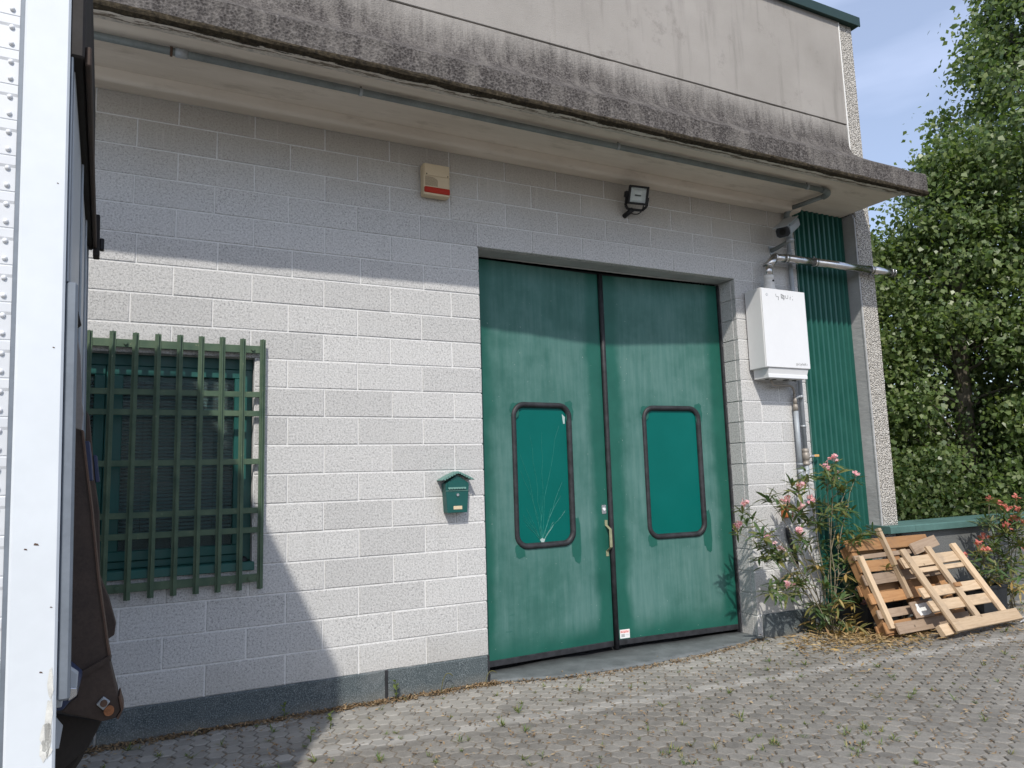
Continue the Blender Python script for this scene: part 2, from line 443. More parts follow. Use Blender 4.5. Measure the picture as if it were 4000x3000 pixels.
leafmat('oleander_leaf', [(0.05, 0.10, 0.035), (0.085, 0.14, 0.05), (0.055, 0.105, 0.04), (0.12, 0.16, 0.065), (0.07, 0.12, 0.045), (0.30, 0.24, 0.08), (0.09, 0.145, 0.055)], 0.25, 0.42, 0.4)
leafmat('oleander_dry', [(0.42, 0.29, 0.10), (0.34, 0.22, 0.09), (0.12, 0.15, 0.05), (0.46, 0.34, 0.15)], 0.25, 0.6, 0.25)
leafmat('petal_pink', [(0.74, 0.36, 0.43), (0.80, 0.52, 0.56), (0.66, 0.22, 0.36), (0.82, 0.62, 0.62)], 0.3, 0.6, 0.2)
leafmat('petal_red', [(0.62, 0.16, 0.14), (0.70, 0.27, 0.22), (0.50, 0.10, 0.10), (0.68, 0.36, 0.28)], 0.3, 0.6, 0.2)
leafmat('litter', [(0.42, 0.30, 0.15), (0.30, 0.20, 0.10), (0.50, 0.38, 0.20), (0.24, 0.15, 0.08), (0.46, 0.33, 0.14)], 0.15, 0.75, 0.2)
leafmat('debris', [(0.22, 0.145, 0.085), (0.32, 0.225, 0.13), (0.15, 0.095, 0.055), (0.40, 0.31, 0.19)], 0.1, 0.85, 0.15)
leafmat('weed', [(0.10, 0.17, 0.04), (0.15, 0.21, 0.06), (0.08, 0.14, 0.035), (0.22, 0.22, 0.08), (0.30, 0.26, 0.11)], 0.3, 0.55, 0.3)
plain('bark', (0.13, 0.115, 0.09), 0.95, 0, 0.15, 0.4, 12, 0.6)
plain('stem', (0.20, 0.175, 0.12), 0.85, 0, 0.2, 0.3, 20, 0.3)

# ------------------------------------------------------------------ helpers: objects
def link(o, parent=None):
    COL.objects.link(o)
    if parent is not None:
        o.parent = parent
        # geometry is written in world coordinates; only Empties carry an offset
        if parent.type == 'EMPTY': o.matrix_parent_inverse = Matrix.Translation(-parent.location)
    return o

def thing(name, label, cat, loc, group=None):
    o = bpy.data.objects.new(name, None)
    o.empty_display_size = 0.1
    o.location = loc
    COL.objects.link(o)
    tag(o, label, cat, group)
    return o

def tag(o, label=None, cat=None, group=None, kind=None):
    if label: o['label'] = label
    if cat: o['category'] = cat
    if group: o['group'] = group
    if kind: o['kind'] = kind
    return o

def mesh(name, verts, faces, mat, parent=None, smooth=False, kind=None):
    me = bpy.data.meshes.new(name)
    me.from_pydata([tuple(v) for v in verts], [], [tuple(f) for f in faces])
    me.materials.append(MAT[mat])
    if smooth:
        me.polygons.foreach_set('use_smooth', [True] * len(me.polygons))
    me.update()
    o = bpy.data.objects.new(name, me)
    link(o, parent)
    if kind: o['kind'] = kind
    return o

def bmobj(name, bm, mat, parent=None, smooth=False):
    me = bpy.data.meshes.new(name)
    bmesh.ops.recalc_face_normals(bm, faces=bm.faces)
    bm.to_mesh(me); bm.free()
    me.materials.append(MAT[mat])
    if smooth: me.polygons.foreach_set('use_smooth', [True] * len(me.polygons))
    o = bpy.data.objects.new(name, me)
    return link(o, parent)

def add_box(bm, x0, x1, y0, y1, z0, z1, bevel=0.0, mtx=None, seg=1):
    vs = [bm.verts.new((x, y, z)) for x in (x0, x1) for y in (y0, y1) for z in (z0, z1)]
    fs = [bm.faces.new([vs[i] for i in q]) for q in ((0, 1, 3, 2), (4, 6, 7, 5), (0, 4, 5, 1), (2, 3, 7, 6), (0, 2, 6, 4), (1, 5, 7, 3))]
    allv = vs
    if bevel:
        es = list({e for f in fs for e in f.edges})
        r = bmesh.ops.bevel(bm, geom=es, offset=bevel, segments=seg, affect='EDGES', profile=0.5)
        allv = list({v for v in r['verts']} | {v for f in r['faces'] for v in f.verts})
        allv = list({v for v in allv if v.is_valid})
    if mtx is not None:
        seen = set()
        for v in allv:
            if v.is_valid and v not in seen:
                v.co = mtx @ v.co; seen.add(v)
    return allv

def box(name, x0, x1, y0, y1, z0, z1, mat, parent=None, bevel=0.0, mtx=None, seg=1):
    bm = bmesh.new()
    add_box(bm, x0, x1, y0, y1, z0, z1, bevel, None, seg)
    if mtx is not None: bm.transform(mtx)
    return bmobj(name, bm, mat, parent)

def tube_data(pts, rad, seg=10, cap=True):
    pts = [Vector(p) for p in pts]
    n = len(pts)
    if not hasattr(rad, '__len__'): rad = [rad] * n
    V, F = [], []
    up = None
    for i, p in enumerate(pts):
        t = (pts[min(i + 1, n - 1)] - pts[max(i - 1, 0)]).normalized()
        if up is None:
            up = Vector((0, 0, 1)) if abs(t.z) < 0.9 else Vector((1, 0, 0))
        a = (up - t * up.dot(t)).normalized()
        b = t.cross(a)
        up = a
        for s in range(seg):
            an = 2 * math.pi * s / seg
            V.append(p + (a * math.cos(an) + b * math.sin(an)) * rad[i])
        if i:
            o0, o1 = (i - 1) * seg, i * seg
            for s in range(seg):
                F.append((o0 + s, o0 + (s + 1) % seg, o1 + (s + 1) % seg, o1 + s))
    if cap:
        F.append(tuple(range(seg - 1, -1, -1)))
        F.append(tuple(range((n - 1) * seg, n * seg)))
    return V, F

def tube(name, pts, rad, mat, parent=None, seg=10, smooth=True):
    V, F = tube_data(pts, rad, seg)
    o = mesh(name, V, F, mat, parent, False)
    if smooth:
        o.data.polygons.foreach_set('use_smooth', [len(p.vertices) == 4 for p in o.data.polygons])
    return o

def arc(p, c, q, n=6):
    """quadratic bend from p to q with corner c"""
    p, c, q = Vector(p), Vector(c), Vector(q)
    return [(1 - t) ** 2 * p + 2 * t * (1 - t) * c + t * t * q for t in [i / n for i in range(n + 1)]]

def prism(name, poly, y0, y1, mat, parent=None, bevel=0.0):
    """x,z outline extruded along y"""
    bm = bmesh.new()
    a = [bm.verts.new((x, y0, z)) for x, z in poly]
    b = [bm.verts.new((x, y1, z)) for x, z in poly]
    n = len(poly)
    bm.faces.new(a); bm.faces.new(b[::-1])
    for i in range(n): bm.faces.new((a[i], b[i], b[(i + 1) % n], a[(i + 1) % n]))
    if bevel:
        bmesh.ops.recalc_face_normals(bm, faces=bm.faces)
        bmesh.ops.bevel(bm, geom=[e for e in bm.edges], offset=bevel, segments=1, affect='EDGES')
    return bmobj(name, bm, mat, parent)

def extrude_x(name, prof, x0, x1, mat, parent=None, n=1, jit=0.0):
    """y,z profile (closed) swept along x, optionally jittered"""
    V, F = [], []
    m = len(prof)
    for i in range(n + 1):
        x = x0 + (x1 - x0) * i / n
        for (y, z) in prof:
            V.append((x, y + random.uniform(-jit, jit), z + random.uniform(-jit, jit)))
    for i in range(n):
        for j in range(m):
            F.append((i * m + j, i * m + (j + 1) % m, (i + 1) * m + (j + 1) % m, (i + 1) * m + j))
    F.append(tuple(range(m))); F.append(tuple(range(n * m + m - 1, n * m - 1, -1)))
    bm = bmesh.new()
    vs = [bm.verts.new(v) for v in V]
    for f in F: bm.faces.new([vs[i] for i in f])
    return bmobj(name, bm, mat, parent)

def text_mesh(name, s, size, mat, parent, mtx):
    cu = bpy.data.curves.new(name, 'FONT')
    cu.body = s; cu.size = size; cu.extrude = 0.0004; cu.align_x = 'LEFT'
    to = bpy.data.objects.new(name, cu)
    COL.objects.link(to)
    dg = bpy.context.evaluated_depsgraph_get()
    me = bpy.data.meshes.new_from_object(to.evaluated_get(dg))
    bpy.data.objects.remove(to, do_unlink=True)
    me.transform(mtx)
    me.materials.clear(); me.materials.append(MAT[mat])
    o = bpy.data.objects.new(name, me)
    return link(o, parent)
FACE = Matrix(((1, 0, 0, 0), (0, 0, -1, 0), (0, 1, 0, 0), (0, 0, 0, 1)))   # text plane -> faces -Y

def to_px(p):
    d = Vector(p) - CAM
    z = d.dot(fwd)
    if z < 0.05: return None
    return 2000 + FPX * d.dot(rgt2) / z, 1500 - FPX * d.dot(upv2) / z, z

# ------------------------------------------------------------------ ground and pavement
g = mesh('ground', [(-400, -400, -0.03), (400, -400, -0.03), (400, 400, -0.03), (-400, 400, -0.03)], [(0, 1, 2, 3)], 'yard')
tag(g, 'grey yard ground reaching away around the building', kind='structure')
pave = mesh('pavement', [(-4.5, -5.6, -0.007), (9.5, -5.6, -0.007), (9.5, 0.27, -0.007), (-4.5, 0.27, -0.007)], [(0, 1, 2, 3)], 'joint_soil')
tag(pave, 'paved yard of small grey hexagonal blocks with sandy joints', kind='structure')
HEXP = 0.1045
A1 = Vector((math.cos(math.radians(-36)), math.sin(math.radians(-36)))) * HEXP
A2 = Vector((math.cos(math.radians(-96)), math.sin(math.radians(-96)))) * HEXP
H0 = Vector((0.053, -1.093))
def hex_ring(r, z, jit=0.0):
    return [(math.cos(math.radians(-36 + 30 + 60 * i)) * (r + random.uniform(-jit, jit)), math.sin(math.radians(-36 + 30 + 60 * i)) * (r + random.uniform(-jit, jit)), z) for i in range(6)]
def hex_mesh():
    R = (HEXP - 0.0085) / 2 / math.cos(math.radians(30))
    top = hex_ring(R - 0.006, 0.0, 0.0016)
    mid = hex_ring(R, -0.005, 0.0016)
    bot = hex_ring(R, -0.04)
    V = top + mid + bot
    F = [tuple(range(6))]
    for a in (0, 6):
        for i in range(6):
            F.append((a + i, a + 6 + i, a + 6 + (i + 1) % 6, a + (i + 1) % 6))
    return V, F
HV = [hex_mesh() for _ in range(8)]
HM = []
for V, F in HV:
    me = bpy.data.meshes.new('paver'); me.from_pydata(V, [], F); me.materials.append(MAT['paver']); me.update(); HM.append(me)
cells = []
for i in range(-110, 130):
    for j in range(-90, 90):
        p = H0 + A1 * i + A2 * j
        if -3.9 < p.x < 7.5 and -4.6 < p.y < -0.045:
            q = to_px((p.x, p.y, 0))
            vis = q is not None and -40 < q[0] < 4040 and q[1] < 3040
            hid = p.x < -2.75
            score = (FPX / q[2]) ** 2 * ((CAM.z) / q[2]) if vis and not hid else 0
            cells.append((score, p.x, p.y))
cells.sort(reverse=True)
RV, RF = [], []
HEXPOS = []
for n, (sc, x, y) in enumerate(cells):
    z = random.gauss(0, 0.0018) + 0.0022 * math.sin(x * 2.3 + y) * math.sin(y * 3.1 - x * 0.7)
    tx, ty = random.gauss(0, 0.012), random.gauss(0, 0.012)
    if sc > 0: HEXPOS.append((x, y))
    if n < 300:
        o = bpy.data.objects.new('paver', HM[n % 8])
        o.location = (x, y, z)
        o.rotation_euler = (tx, ty, 0)
        COL.objects.link(o); o.parent = pave
    else:
        V, F = HV[n % 8]
        b = len(RV)
        RV.extend([(x + a, y + c, z + d + ty * a + tx * c) for a, c, d in V])
        RF.extend([tuple(i + b for i in f) for f in F])
o = mesh('pavers', RV, RF, 'paver', pave, kind='stuff')

# ------------------------------------------------------------------ the building
B = thing('industrial_building', 'grey concrete block workshop with dark stained canopy and green folding doors', 'building', (0, 0, 0))
ZT = 4.17
WX0, WX1 = -4.2, 3.62
WIN = (-3.55, -1.725, 1.0, 2.405)
DOOR = (0.0, 2.735, 0.0, 3.4)
# mortar backing with openings
bm = bmesh.new()
Y0, Y1 = 0.0052, 0.28
def wallpiece(x0, x1, z0, z1): add_box(bm, x0, x1, Y0, Y1, z0, z1)
wallpiece(WX0, WIN[0], 0, ZT); wallpiece(WIN[0], WIN[1], 0, WIN[2]); wallpiece(WIN[0], WIN[1], WIN[3], ZT)
wallpiece(WIN[1], -0.012, 0, ZT); wallpiece(-0.012, DOOR[1] + 0.012, 3.412, ZT + 0.001); wallpiece(DOOR[1] + 0.012, WX1 - 0.01, 0, ZT)
bmobj('mortar_core', bm, 'mortar', B)

blockmesh = {}
def block_mesh(w, h, d):
    key = (round(w, 3), round(h, 3), round(d, 3), random.randrange(3))
    if key in blockmesh: return blockmesh[key]
    c = 0.004
    def ring(i, y): return [(-w / 2 + i + random.uniform(-.0012, .0012), y, -h / 2 + i + random.uniform(-.0012, .0012)), (w / 2 - i, y, -h / 2 + i + random.uniform(-.0012, .0012)), (w / 2 - i + random.uniform(-.0012, .0012), y, h / 2 - i), (-w / 2 + i, y, h / 2 - i)]
    V = ring(c, 0) + ring(0, c) + ring(0, d)
    F = [(0, 1, 2, 3), (11, 10, 9, 8)]
    for a in (0, 4):
        for i in range(4): F.append((a + i, a + 4 + i, a + 4 + (i + 1) % 4, a + (i + 1) % 4))
    me = bpy.data.meshes.new('block'); me.from_pydata(V, [], F); me.materials.append(MAT['block']); me.update()
    blockmesh[key] = me
    return me
J = 0.009
def put_block(x0, x1, z0, z1, depth=0.05, y=0.0):
    if x1 - x0 < 0.02: return
    me = block_mesh(x1 - x0 - J, z1 - z0 - J, depth)
    o = bpy.data.objects.new('block', me)
    o.location = ((x0 + x1) / 2, y + random.uniform(-0.0015, 0.0015), (z0 + z1) / 2)
    o.rotation_euler = (random.gauss(0, .003), 0, random.gauss(0, .002))
    link(o, B)
for n in range(20):
    z0 = 0.2 + 0.2 * n
    z1 = min(z0 + 0.2, ZT)
    off = 0.0 if n % 2 == 0 else 0.25
    sh = 0.022 if n == 14 else random.uniform(-0.006, 0.006)
    spans = []
    if n < 16: spans = [(WX0, 0.0), (DOOR[1], WX1)]
    else: spans = [(WX0, WX1)]
    for (s0, s1) in spans:
        if s0 == DOOR[1]:
            cuts = [s0] + ([s0 + 0.5] if n % 2 == 0 else [s0 + 0.25, s0 + 0.72]) + [s1]
        else:
            cuts = [s0]
            kk = math.ceil((s0 - off) / 0.5 + 1e-6)
            while kk * 0.5 + off < s1 - 0.03:
                xx = kk * 0.5 + off + (sh if kk * 0.5 + off < -0.1 or n >= 16 else 0)
                if xx > s0 + 0.03: cuts.append(xx)
                kk += 1
            cuts.append(s1)
        for a, b in zip(cuts, cuts[1:]):
            # cut by the window opening
            if z1 <= WIN[2] + 1e-3 or z0 >= WIN[3] - 0.01 or b <= WIN[0] or a >= WIN[1]:
                put_block(a, b, z0, z1)
            else:
                if z0 < WIN[2]: put_block(a, b, z0, WIN[2])
                elif z1 > WIN[3] + 0.05: put_block(a, b, WIN[3], z1)
                else:
                    if a < WIN[0]: put_block(a, WIN[0], z0, z1)
                    if b > WIN[1]: put_block(WIN[1], b, z0, z1)
# jamb faces of the doorway, course by course (right jamb faces the camera)
for n in range(-1, 16):
    z0, z1 = 0.2 + 0.2 * n, 0.4 + 0.2 * n
    for xs, x in ((1, DOOR[1]), (-1, 0.0)):
        o = box('jamb_block', x if xs > 0 else x - 0.011, x + 0.011 if xs > 0 else x, 0.052, 0.205, z0 + J / 2, z1 - J / 2, 'block', B, 0.003)
for (x0, x1) in ((0.002, 0.9), (0.9, 1.85), (1.85, 2.733)):
    box('lintel_soffit', x0, x1, 0.051, 0.215, 3.40, 3.4115, 'smooth_concrete', B)
# plinths (dark bituminous band), in lengths
for x0, x1 in ((-4.2, -2.6), (-2.6, -0.80), (-0.80, -0.004)):
    extrude_x('plinth', [(-0.012, -0.02), (-0.012, 0.195), (-0.004, 0.203), (0.05, 0.203), (0.05, -0.02)], x0, x1 - 0.012, 'plinth', B, 14, 0.0018)
box('plinth_edge', -0.82, -0.797, -0.0165, 0.0, 0.0, 0.204, 'rubber', B, 0.002)
box('plinth_edge', -0.02, -0.003, -0.0165, 0.0, 0.0, 0.204, 'rubber', B, 0.002)
extrude_x('plinth', [(-0.012, -0.02), (-0.012, 0.195), (-0.004, 0.203), (0.05, 0.203), (0.05, -0.02)], 2.80, 3.62, 'plinth', B, 10, 0.0018)
box('corner_block', 2.735, 2.796, 0.0, 0.05, 0.0, 0.192, 'block', B, 0.004)
# canopy: one precast eave, drip lip, sloping top, soffit
CX0, CX1 = -5.2, 4.36
LIPY = -1.0
def canopy_top_profile():
    pr = [(LIPY, 4.335), (LIPY + 0.012, 4.352), (LIPY + 0.045, 4.362), (-0.70, 4.545), (-0.45, 4.71), (-0.30, 4.815), (-0.225, 4.885), (-0.19, 4.96), (-0.176, 5.05), (-0.173, 5.232)]
    return pr
tp = canopy_top_profile()
# lip face + top as one skin with thickness
prof = [(LIPY, 4.165)] + tp + [(-0.10, 5.232), (-0.10, 4.40), (-0.78, 4.40), (-0.78, 4.31)]
NSEG = 60
V, F = [], []
m = len(prof)
for i in range(NSEG + 1):
    x = CX0 + (CX1 - CX0) * i / NSEG
    for j, (yy, zz) in enumerate(prof):
        jj = 0.0022 if j < 4 else 0.0012
        V.append((x, yy + random.gauss(0, jj), zz + random.gauss(0, jj)))
for i in range(NSEG):
    for j in range(m):
        F.append((i * m + j, (i + 1) * m + j, (i + 1) * m + (j + 1) % m, i * m + (j + 1) % m))
F.append(tuple(range(m - 1, -1, -1))); F.append(tuple(range(NSEG * m, NSEG * m + m)))
cano = mesh('canopy_lip', V, F, 'canopy_top', B)
# inner slope of lip (stained) and flat soffit
extrude_x('lip_underside', [(LIPY + 0.006, 4.150), (LIPY + 0.05, 4.142), (-0.70, 4.243), (-0.70, 4.30), (LIPY + 0.006, 4.19)], CX0, CX1 - 0.004, 'lip_inside', B, 60, 0.0012)
extrude_x('soffit', [(-0.699, 4.243), (-0.24, 4.25), (0.0, 4.245), (0.0, 4.39), (-0.699, 4.39)], CX0, CX1 - 0.002, 'soffit', B, 1)
extrude_x('drip_bead', [(LIPY - 0.004, 4.176), (LIPY - 0.007, 4.163), (LIPY - 0.001, 4.146), (LIPY + 0.018, 4.137), (LIPY + 0.042, 4.139), (LIPY + 0.052, 4.155), (LIPY + 0.02, 4.18)], CX0, CX1 + 0.002, 'drip_dark', B, 120, 0.0028)
# rounded bearing beam along the wall head
cp = [(0.0, 4.165)] + [(-0.105 - 0.03 * math.sin(t), 4.195 - 0.03 * math.cos(t)) for t in [i * math.pi / 10 for i in range(6)]] + [(-0.137, 4.247), (0.0, 4.247)]
extrude_x('wall_head_beam', cp, CX0, 3.60, 'soffit', B, 1)
# upper cladding panels with recessed joint
box('panel_backing', CX0, 4.355, -0.099, 0.12, 4.42, 5.24, 'smooth_concrete', B)
box('cladding_panel', CX0, 4.385, -0.170, 0.12, 5.250, 6.46, 'upper_panel', B, 0.004)
box('joint_strip', CX0, 4.384, -0.150, 0.1, 5.225, 5.257, 'rubber', B)
box('sealant_bead', 4.376, 4.392, -0.178, -0.15, 4.9, 6.45, 'flue_white', B, 0.004)
# pebble-faced end panel, smooth inside
bm = bmesh.new(); add_box(bm, 4.392, 4.615, -0.155, 9.0, 0.90, 6.46, 0.006)
sp_ = bmobj('end_panel', bm, 'pebble', B)
box('panel_inner_skin', 4.375, 4.393, -0.135, 0.3, 0.0, 4.24, 'smooth_concrete', B, 0.003)
box('panel_footing', 4.376, 4.60, -0.128, 9.0, 0.0, 0.903, 'smooth_concrete', B, 0.006)
box('panel_shoulder', 4.37, 4.392, -0.150, -0.13, 0.93, 4.2, 'smooth_concrete', B, 0.003)
# roof capping
extrude_x('roof_cap', [(-0.215, 6.445), (-0.225, 6.45), (-0.225, 6.555), (0.35, 6.58), (0.35, 6.46), (-0.2, 6.46)], CX0, 4.68, 'green_cap', B, 1)
# rear bulk so that the place is closed
box('rear_wall', CX0, 4.39, 8.8, 9.0, 0, 6.46, 'smooth_concrete', B)
box('roof_slab', CX0, 4.39, 0.12, 8.8, 6.2, 6.4, 'smooth_concrete', B)
box('room_floor', -4.2, 4.37, 0.285, 8.8, -0.02, 0.004, 'bitumen_floor', B)
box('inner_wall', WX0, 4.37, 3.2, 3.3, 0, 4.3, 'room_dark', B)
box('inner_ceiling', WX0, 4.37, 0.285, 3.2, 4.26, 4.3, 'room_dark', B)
box('wall_end', -4.3, -4.2, 0, 9, 0, 6.4, 'smooth_concrete', B)
# corrugated green sheet between wall end and end panel: each rib a strip
px = 3.625
PW = 0.0765
ribs = []
V, F = [], []
prof = []
x = 3.625
while x < 4.38:
    prof += [(x, 0.016), (x + 0.026, 0.016), (x + 0.040, -0.014), (x + 0.064, -0.014)]
    x += PW
prof = [(a, b) for a, b in prof if a <= 4.374] + [(4.374, 0.012)]
for z in (0.2, 4.244):
    for a, b in prof: V.append((a, b, z))
n = len(prof)
for i in range(n - 1): F.append((i, i + 1, n + i + 1, n + i))
cs = mesh('corrugated_sheet', V, F, 'green_sheet', B)
box('sheet_edge_trim', 3.6155, 3.6245, -0.012, 0.03, 0.1, 4.24, 'cap_dull', B)
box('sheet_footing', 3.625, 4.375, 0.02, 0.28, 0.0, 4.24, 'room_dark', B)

# ---- folding doors
def leaf(name, x0, y0, x1, y1, win, mat):
    """one door leaf hanging between two vertical edges, with a rounded light"""
    d = Vector((x1 - x0, y1 - y0, 0)); L = d.length; u = d / L
    nrm = Vector((u.y, -u.x, 0))
    M = Matrix(((u.x, -nrm.x, 0, x0), (u.y, -nrm.y, 0, y0), (0, 0, 1, 0), (0, 0, 0, 1)))   # local x along leaf, y inward
    ax0, ax1, az0, az1, r = win
    def rr(a0, a1, b0, b1, r, n=8):
        P = []
        for cx, cz, s in ((a1 - r, b1 - r, 0), (a0 + r, b1 - r, 90), (a0 + r, b0 + r, 180), (a1 - r, b0 + r, 270)):
            for i in range(n + 1):
                t = math.radians(s + 90 * i / n)
                P.append((cx + r * math.cos(t), cz + r * math.sin(t)))
        return P
    hole = rr(ax0 + 0.03, ax1 - 0.03, az0 + 0.03, az1 - 0.03, r - 0.03)
    z0, z1 = 0.095, 3.385
    outer = []
    cx, cz = (ax0 + ax1) / 2, (az0 + az1) / 2
    for (a, b) in hole:      # ray from centre to rectangle
        dx, dz = a - cx, b - cz
        t = min((((L - cx) if dx > 0 else cx) / abs(dx)) if abs(dx) > 1e-6 else 1e9, (((z1 - cz) if dz > 0 else (cz - z0)) / abs(dz)) if abs(dz) > 1e-6 else 1e9)
        outer.append((cx + dx * t, cz + dz * t))
    bm = bmesh.new()
    hv = [bm.verts.new((a, 0, b)) for a, b in hole]
    hb = [bm.verts.new((a, 0.045, b)) for a, b in hole]
    ov = [bm.verts.new((a, 0, b)) for a, b in outer]
    ob_ = [bm.verts.new((a, 0.045, b)) for a, b in outer]
    N = len(hole)
    corners = [(L, z1), (0, z1), (0, z0), (L, z0)]
    for i in range(N):
        j = (i + 1) % N
        bm.faces.new((hv[i], hv[j], ov[j], ov[i])); bm.faces.new((hb[j], hb[i], ob_[i], ob_[j]))
        bm.faces.new((hv[j], hv[i], hb[i], hb[j]))
        # corner fill
        a, b = outer[i], outer[j]
        if abs(a[0] - b[0]) > 1e-4 and abs(a[1] - b[1]) > 1e-4:
            cc = min(corners, key=lambda c: (c[0] - a[0]) ** 2 + (c[1] - a[1]) ** 2)
            cv = bm.verts.new((cc[0], 0, cc[1])); cb = bm.verts.new((cc[0], 0.045, cc[1]))
            bm.faces.new((ov[i], ov[j], cv)); bm.faces.new((ob_[j], ob_[i], cb))
            bm.faces.new((ov[i], cv, cb, ob_[i])); bm.faces.new((cv, ov[j], ob_[j], cb))
        else:
            bm.faces.new((ov[i], ov[j], ob_[j], ob_[i]))
    bm.transform(M)
    lf = bmobj('door_leaf', bm, mat, B)
    # rubber gasket ring (rounded section)
    ring = rr(ax0 + 0.022, ax1 - 0.022, az0 + 0.022, az1 - 0.022, r - 0.022)
    sec = [(0.024, 0.004), (0.018, -0.013), (0.002, -0.020), (-0.015, -0.014), (-0.026, 0.002), (-0.026, 0.02), (0.024, 0.02)]
    V, F = [], []
    for (a, b) in ring:
        n_ = Vector((a - min(max(a, ax0 + r), ax1 - r), b - min(max(b, az0 + r), az1 - r)))
        n_ = n_.normalized() if n_.length > 1e-6 else Vector((0, 0))
        for (o_, y_) in sec: V.append(M @ Vector((a + n_.x * o_, y_, b + n_.y * o_)))
    m_ = len(sec); N = len(ring)
    for i in range(N):
        for j in range(m_):
            F.append((i * m_ + j, i * m_ + (j + 1) % m_, ((i + 1) % N) * m_ + (j + 1) % m_, ((i + 1) % N) * m_ + j))
    mesh('window_gasket', V, F, 'rubber', lf, True)
    pane = rr(ax0 + 0.036, ax1 - 0.036, az0 + 0.036, az1 - 0.036, r - 0.036)
    V = [M @ Vector((a, 0.012, b)) for a, b in pane] + [M @ Vector((a, 0.018, b)) for a, b in pane]
    N = len(pane)
    F = [tuple(range(N)), tuple(range(2 * N - 1, N - 1, -1))] + [(i, (i + 1) % N, N + (i + 1) % N, N + i) for i in range(N)]
    mesh('door_pane', V, F, 'door_pane', lf)
    # bottom rubber
    box('bottom_seal', 0.0, L, -0.004, 0.05, 0.046, 0.094, 'rubber', lf, 0.003, M)
    return lf, M, L
DL = leaf('door_leaf', 0.055, 0.24, 1.345, 0.31, (0.325, 0.935, 0.937, 2.172, 0.125), 'door_left')
DR = leaf('door_leaf', 1.395, 0.31, 2.715, 0.235, (0.365, 1.03, 0.933, 2.168, 0.125), 'door_right')
box('leaf_edge', 0.008, 0.052, 0.235, 0.29, 0.03, 3.38, 'mail_green', B, 0.003)
V, F = tube_data([(1.370, 0.302, 0.02), (1.370, 0.302, 1.2), (1.371, 0.302, 2.4), (1.370, 0.302, 3.39)], 0.024, 8)
ms_ = mesh('meeting_seal', V, F, 'rubber', B, True)
box('side_seal', 2.718, 2.734, 0.21, 0.27, 0.0, 3.39, 'rubber', B, 0.003)
box('head_shadow_strip', 0.01, 2.72, 0.33, 0.42, 3.33, 3.41, 'rubber', B)  # dark strip standing in for the shadow in the gap above the doors
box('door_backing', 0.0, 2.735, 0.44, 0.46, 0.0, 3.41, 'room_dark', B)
# paint touch-ups left darker round the lights (flat paint)
def blot(lf, M, cx, cz, w, h, seed):
    r_ = random.Random(seed)
    N = 18
    P = []
    for i in range(N):
        t = 2 * math.pi * i / N
        P.append(M @ Vector((cx + w / 2 * math.copysign(abs(math.cos(t)) ** 0.6, math.cos(t)) * r_.uniform(.75, 1.08), -0.0016, cz + h / 2 * math.copysign(abs(math.sin(t)) ** 0.7, math.sin(t)) * r_.uniform(.82, 1.1))))
    mesh('paint_touch_up', P, [tuple(range(N))], 'door_green_fresh', lf)
for lf_, X0 in ((DL, 0.325), (DR, 0.365)):
    w_ = 0.61 if lf_ is DL else 0.665
    blot(lf_[0], lf_[1], X0 + 0.035, 2.10, 0.10, 0.14, 1)
    blot(lf_[0], lf_[1], X0 + w_ - 0.02, 2.10, 0.09, 0.20, 2)
    blot(lf_[0], lf_[1], X0 + w_ + 0.005, 0.99, 0.11, 0.40, 3)
    blot(lf_[0], lf_[1], X0 + 0.05, 0.93, 0.10, 0.13, 4)
# broken left pane: cracks radiating from the bottom
r_ = random.Random(5)
M_ = DL[1]
sx, sz = 0.60, 0.985
for i in range(17):
    an = math.radians(90 + (i - 8) * 5.6 + r_.uniform(-3, 3))
    ln_ = r_.uniform(0.25, 1.05) * (1.0 if abs(i - 8) < 5 else 0.55)
    pts = []
    a_, b_ = sx + r_.uniform(-.01, .01), sz
    for s_ in range(9):
        pts.append((a_, b_))
        an2 = an + r_.uniform(-.16, .16) + (math.radians(90) - an) * (-0.02 * s_)
        a_ += math.cos(an2) * ln_ / 8; b_ += math.sin(an2) * ln_ / 8
        if not (0.40 < a_ < 0.86 and b_ < 2.09): break
    if len(pts) > 2:
        pts3 = [M_ @ Vector((p_[0], 0.0105, p_[1])) for p_ in pts]
        tube('pane_crack', pts3, [0.0017 * (1 - 0.5 * j / len(pts3)) for j in range(len(pts3))], 'crack_line', DL[0], 4, False)
mesh('impact_mark', [M_ @ Vector((sx + 0.028 * math.cos(t) * r_.uniform(.5, 1.2), 0.0085, sz + 0.012 + 0.03 * math.sin(t) * r_.uniform(.5, 1.2))) for t in [i * 0.571 for i in range(11)]], [tuple(range(11))], 'crack_white', DL[0])
mesh('glass_chip', [M_ @ Vector((a, 0.009, b)) for a, b in ((0.855, 1.99), (0.872, 1.99), (0.876, 2.05), (0.845, 2.075))], [(0, 1, 2, 3)], 'crack_white', DL[0])
# lock and pull handle on the left leaf
lk = box('lock_plate', 1.225, 1.272, -0.006, 0.0, 1.19, 1.27, 'chrome', DL[0], 0.004, M_)
tube('lock_cylinder', [M_ @ Vector((1.248, -0.012, 1.232)), M_ @ Vector((1.248, 0.0, 1.232))], 0.014, 'rivet_metal', DL[0], 10)
def strap(pts, w, t, mat, parent, name, M):
    V, F = [], []
    for (a, y_, b) in pts:
        for dx, dy in ((-w / 2, 0), (w / 2, 0), (w / 2, t), (-w / 2, t)): V.append(M @ Vector((a + dx, y_ + dy, b)))
    for i in range(len(pts) - 1):
        for j in range(4): F.append((i * 4 + j, i * 4 + (j + 1) % 4, i * 4 + 4 + (j + 1) % 4, i * 4 + 4 + j))
    F += [(3, 2, 1, 0), tuple(range(len(pts) * 4 - 4, len(pts) * 4))]
    return mesh(name, V, F, mat, parent)
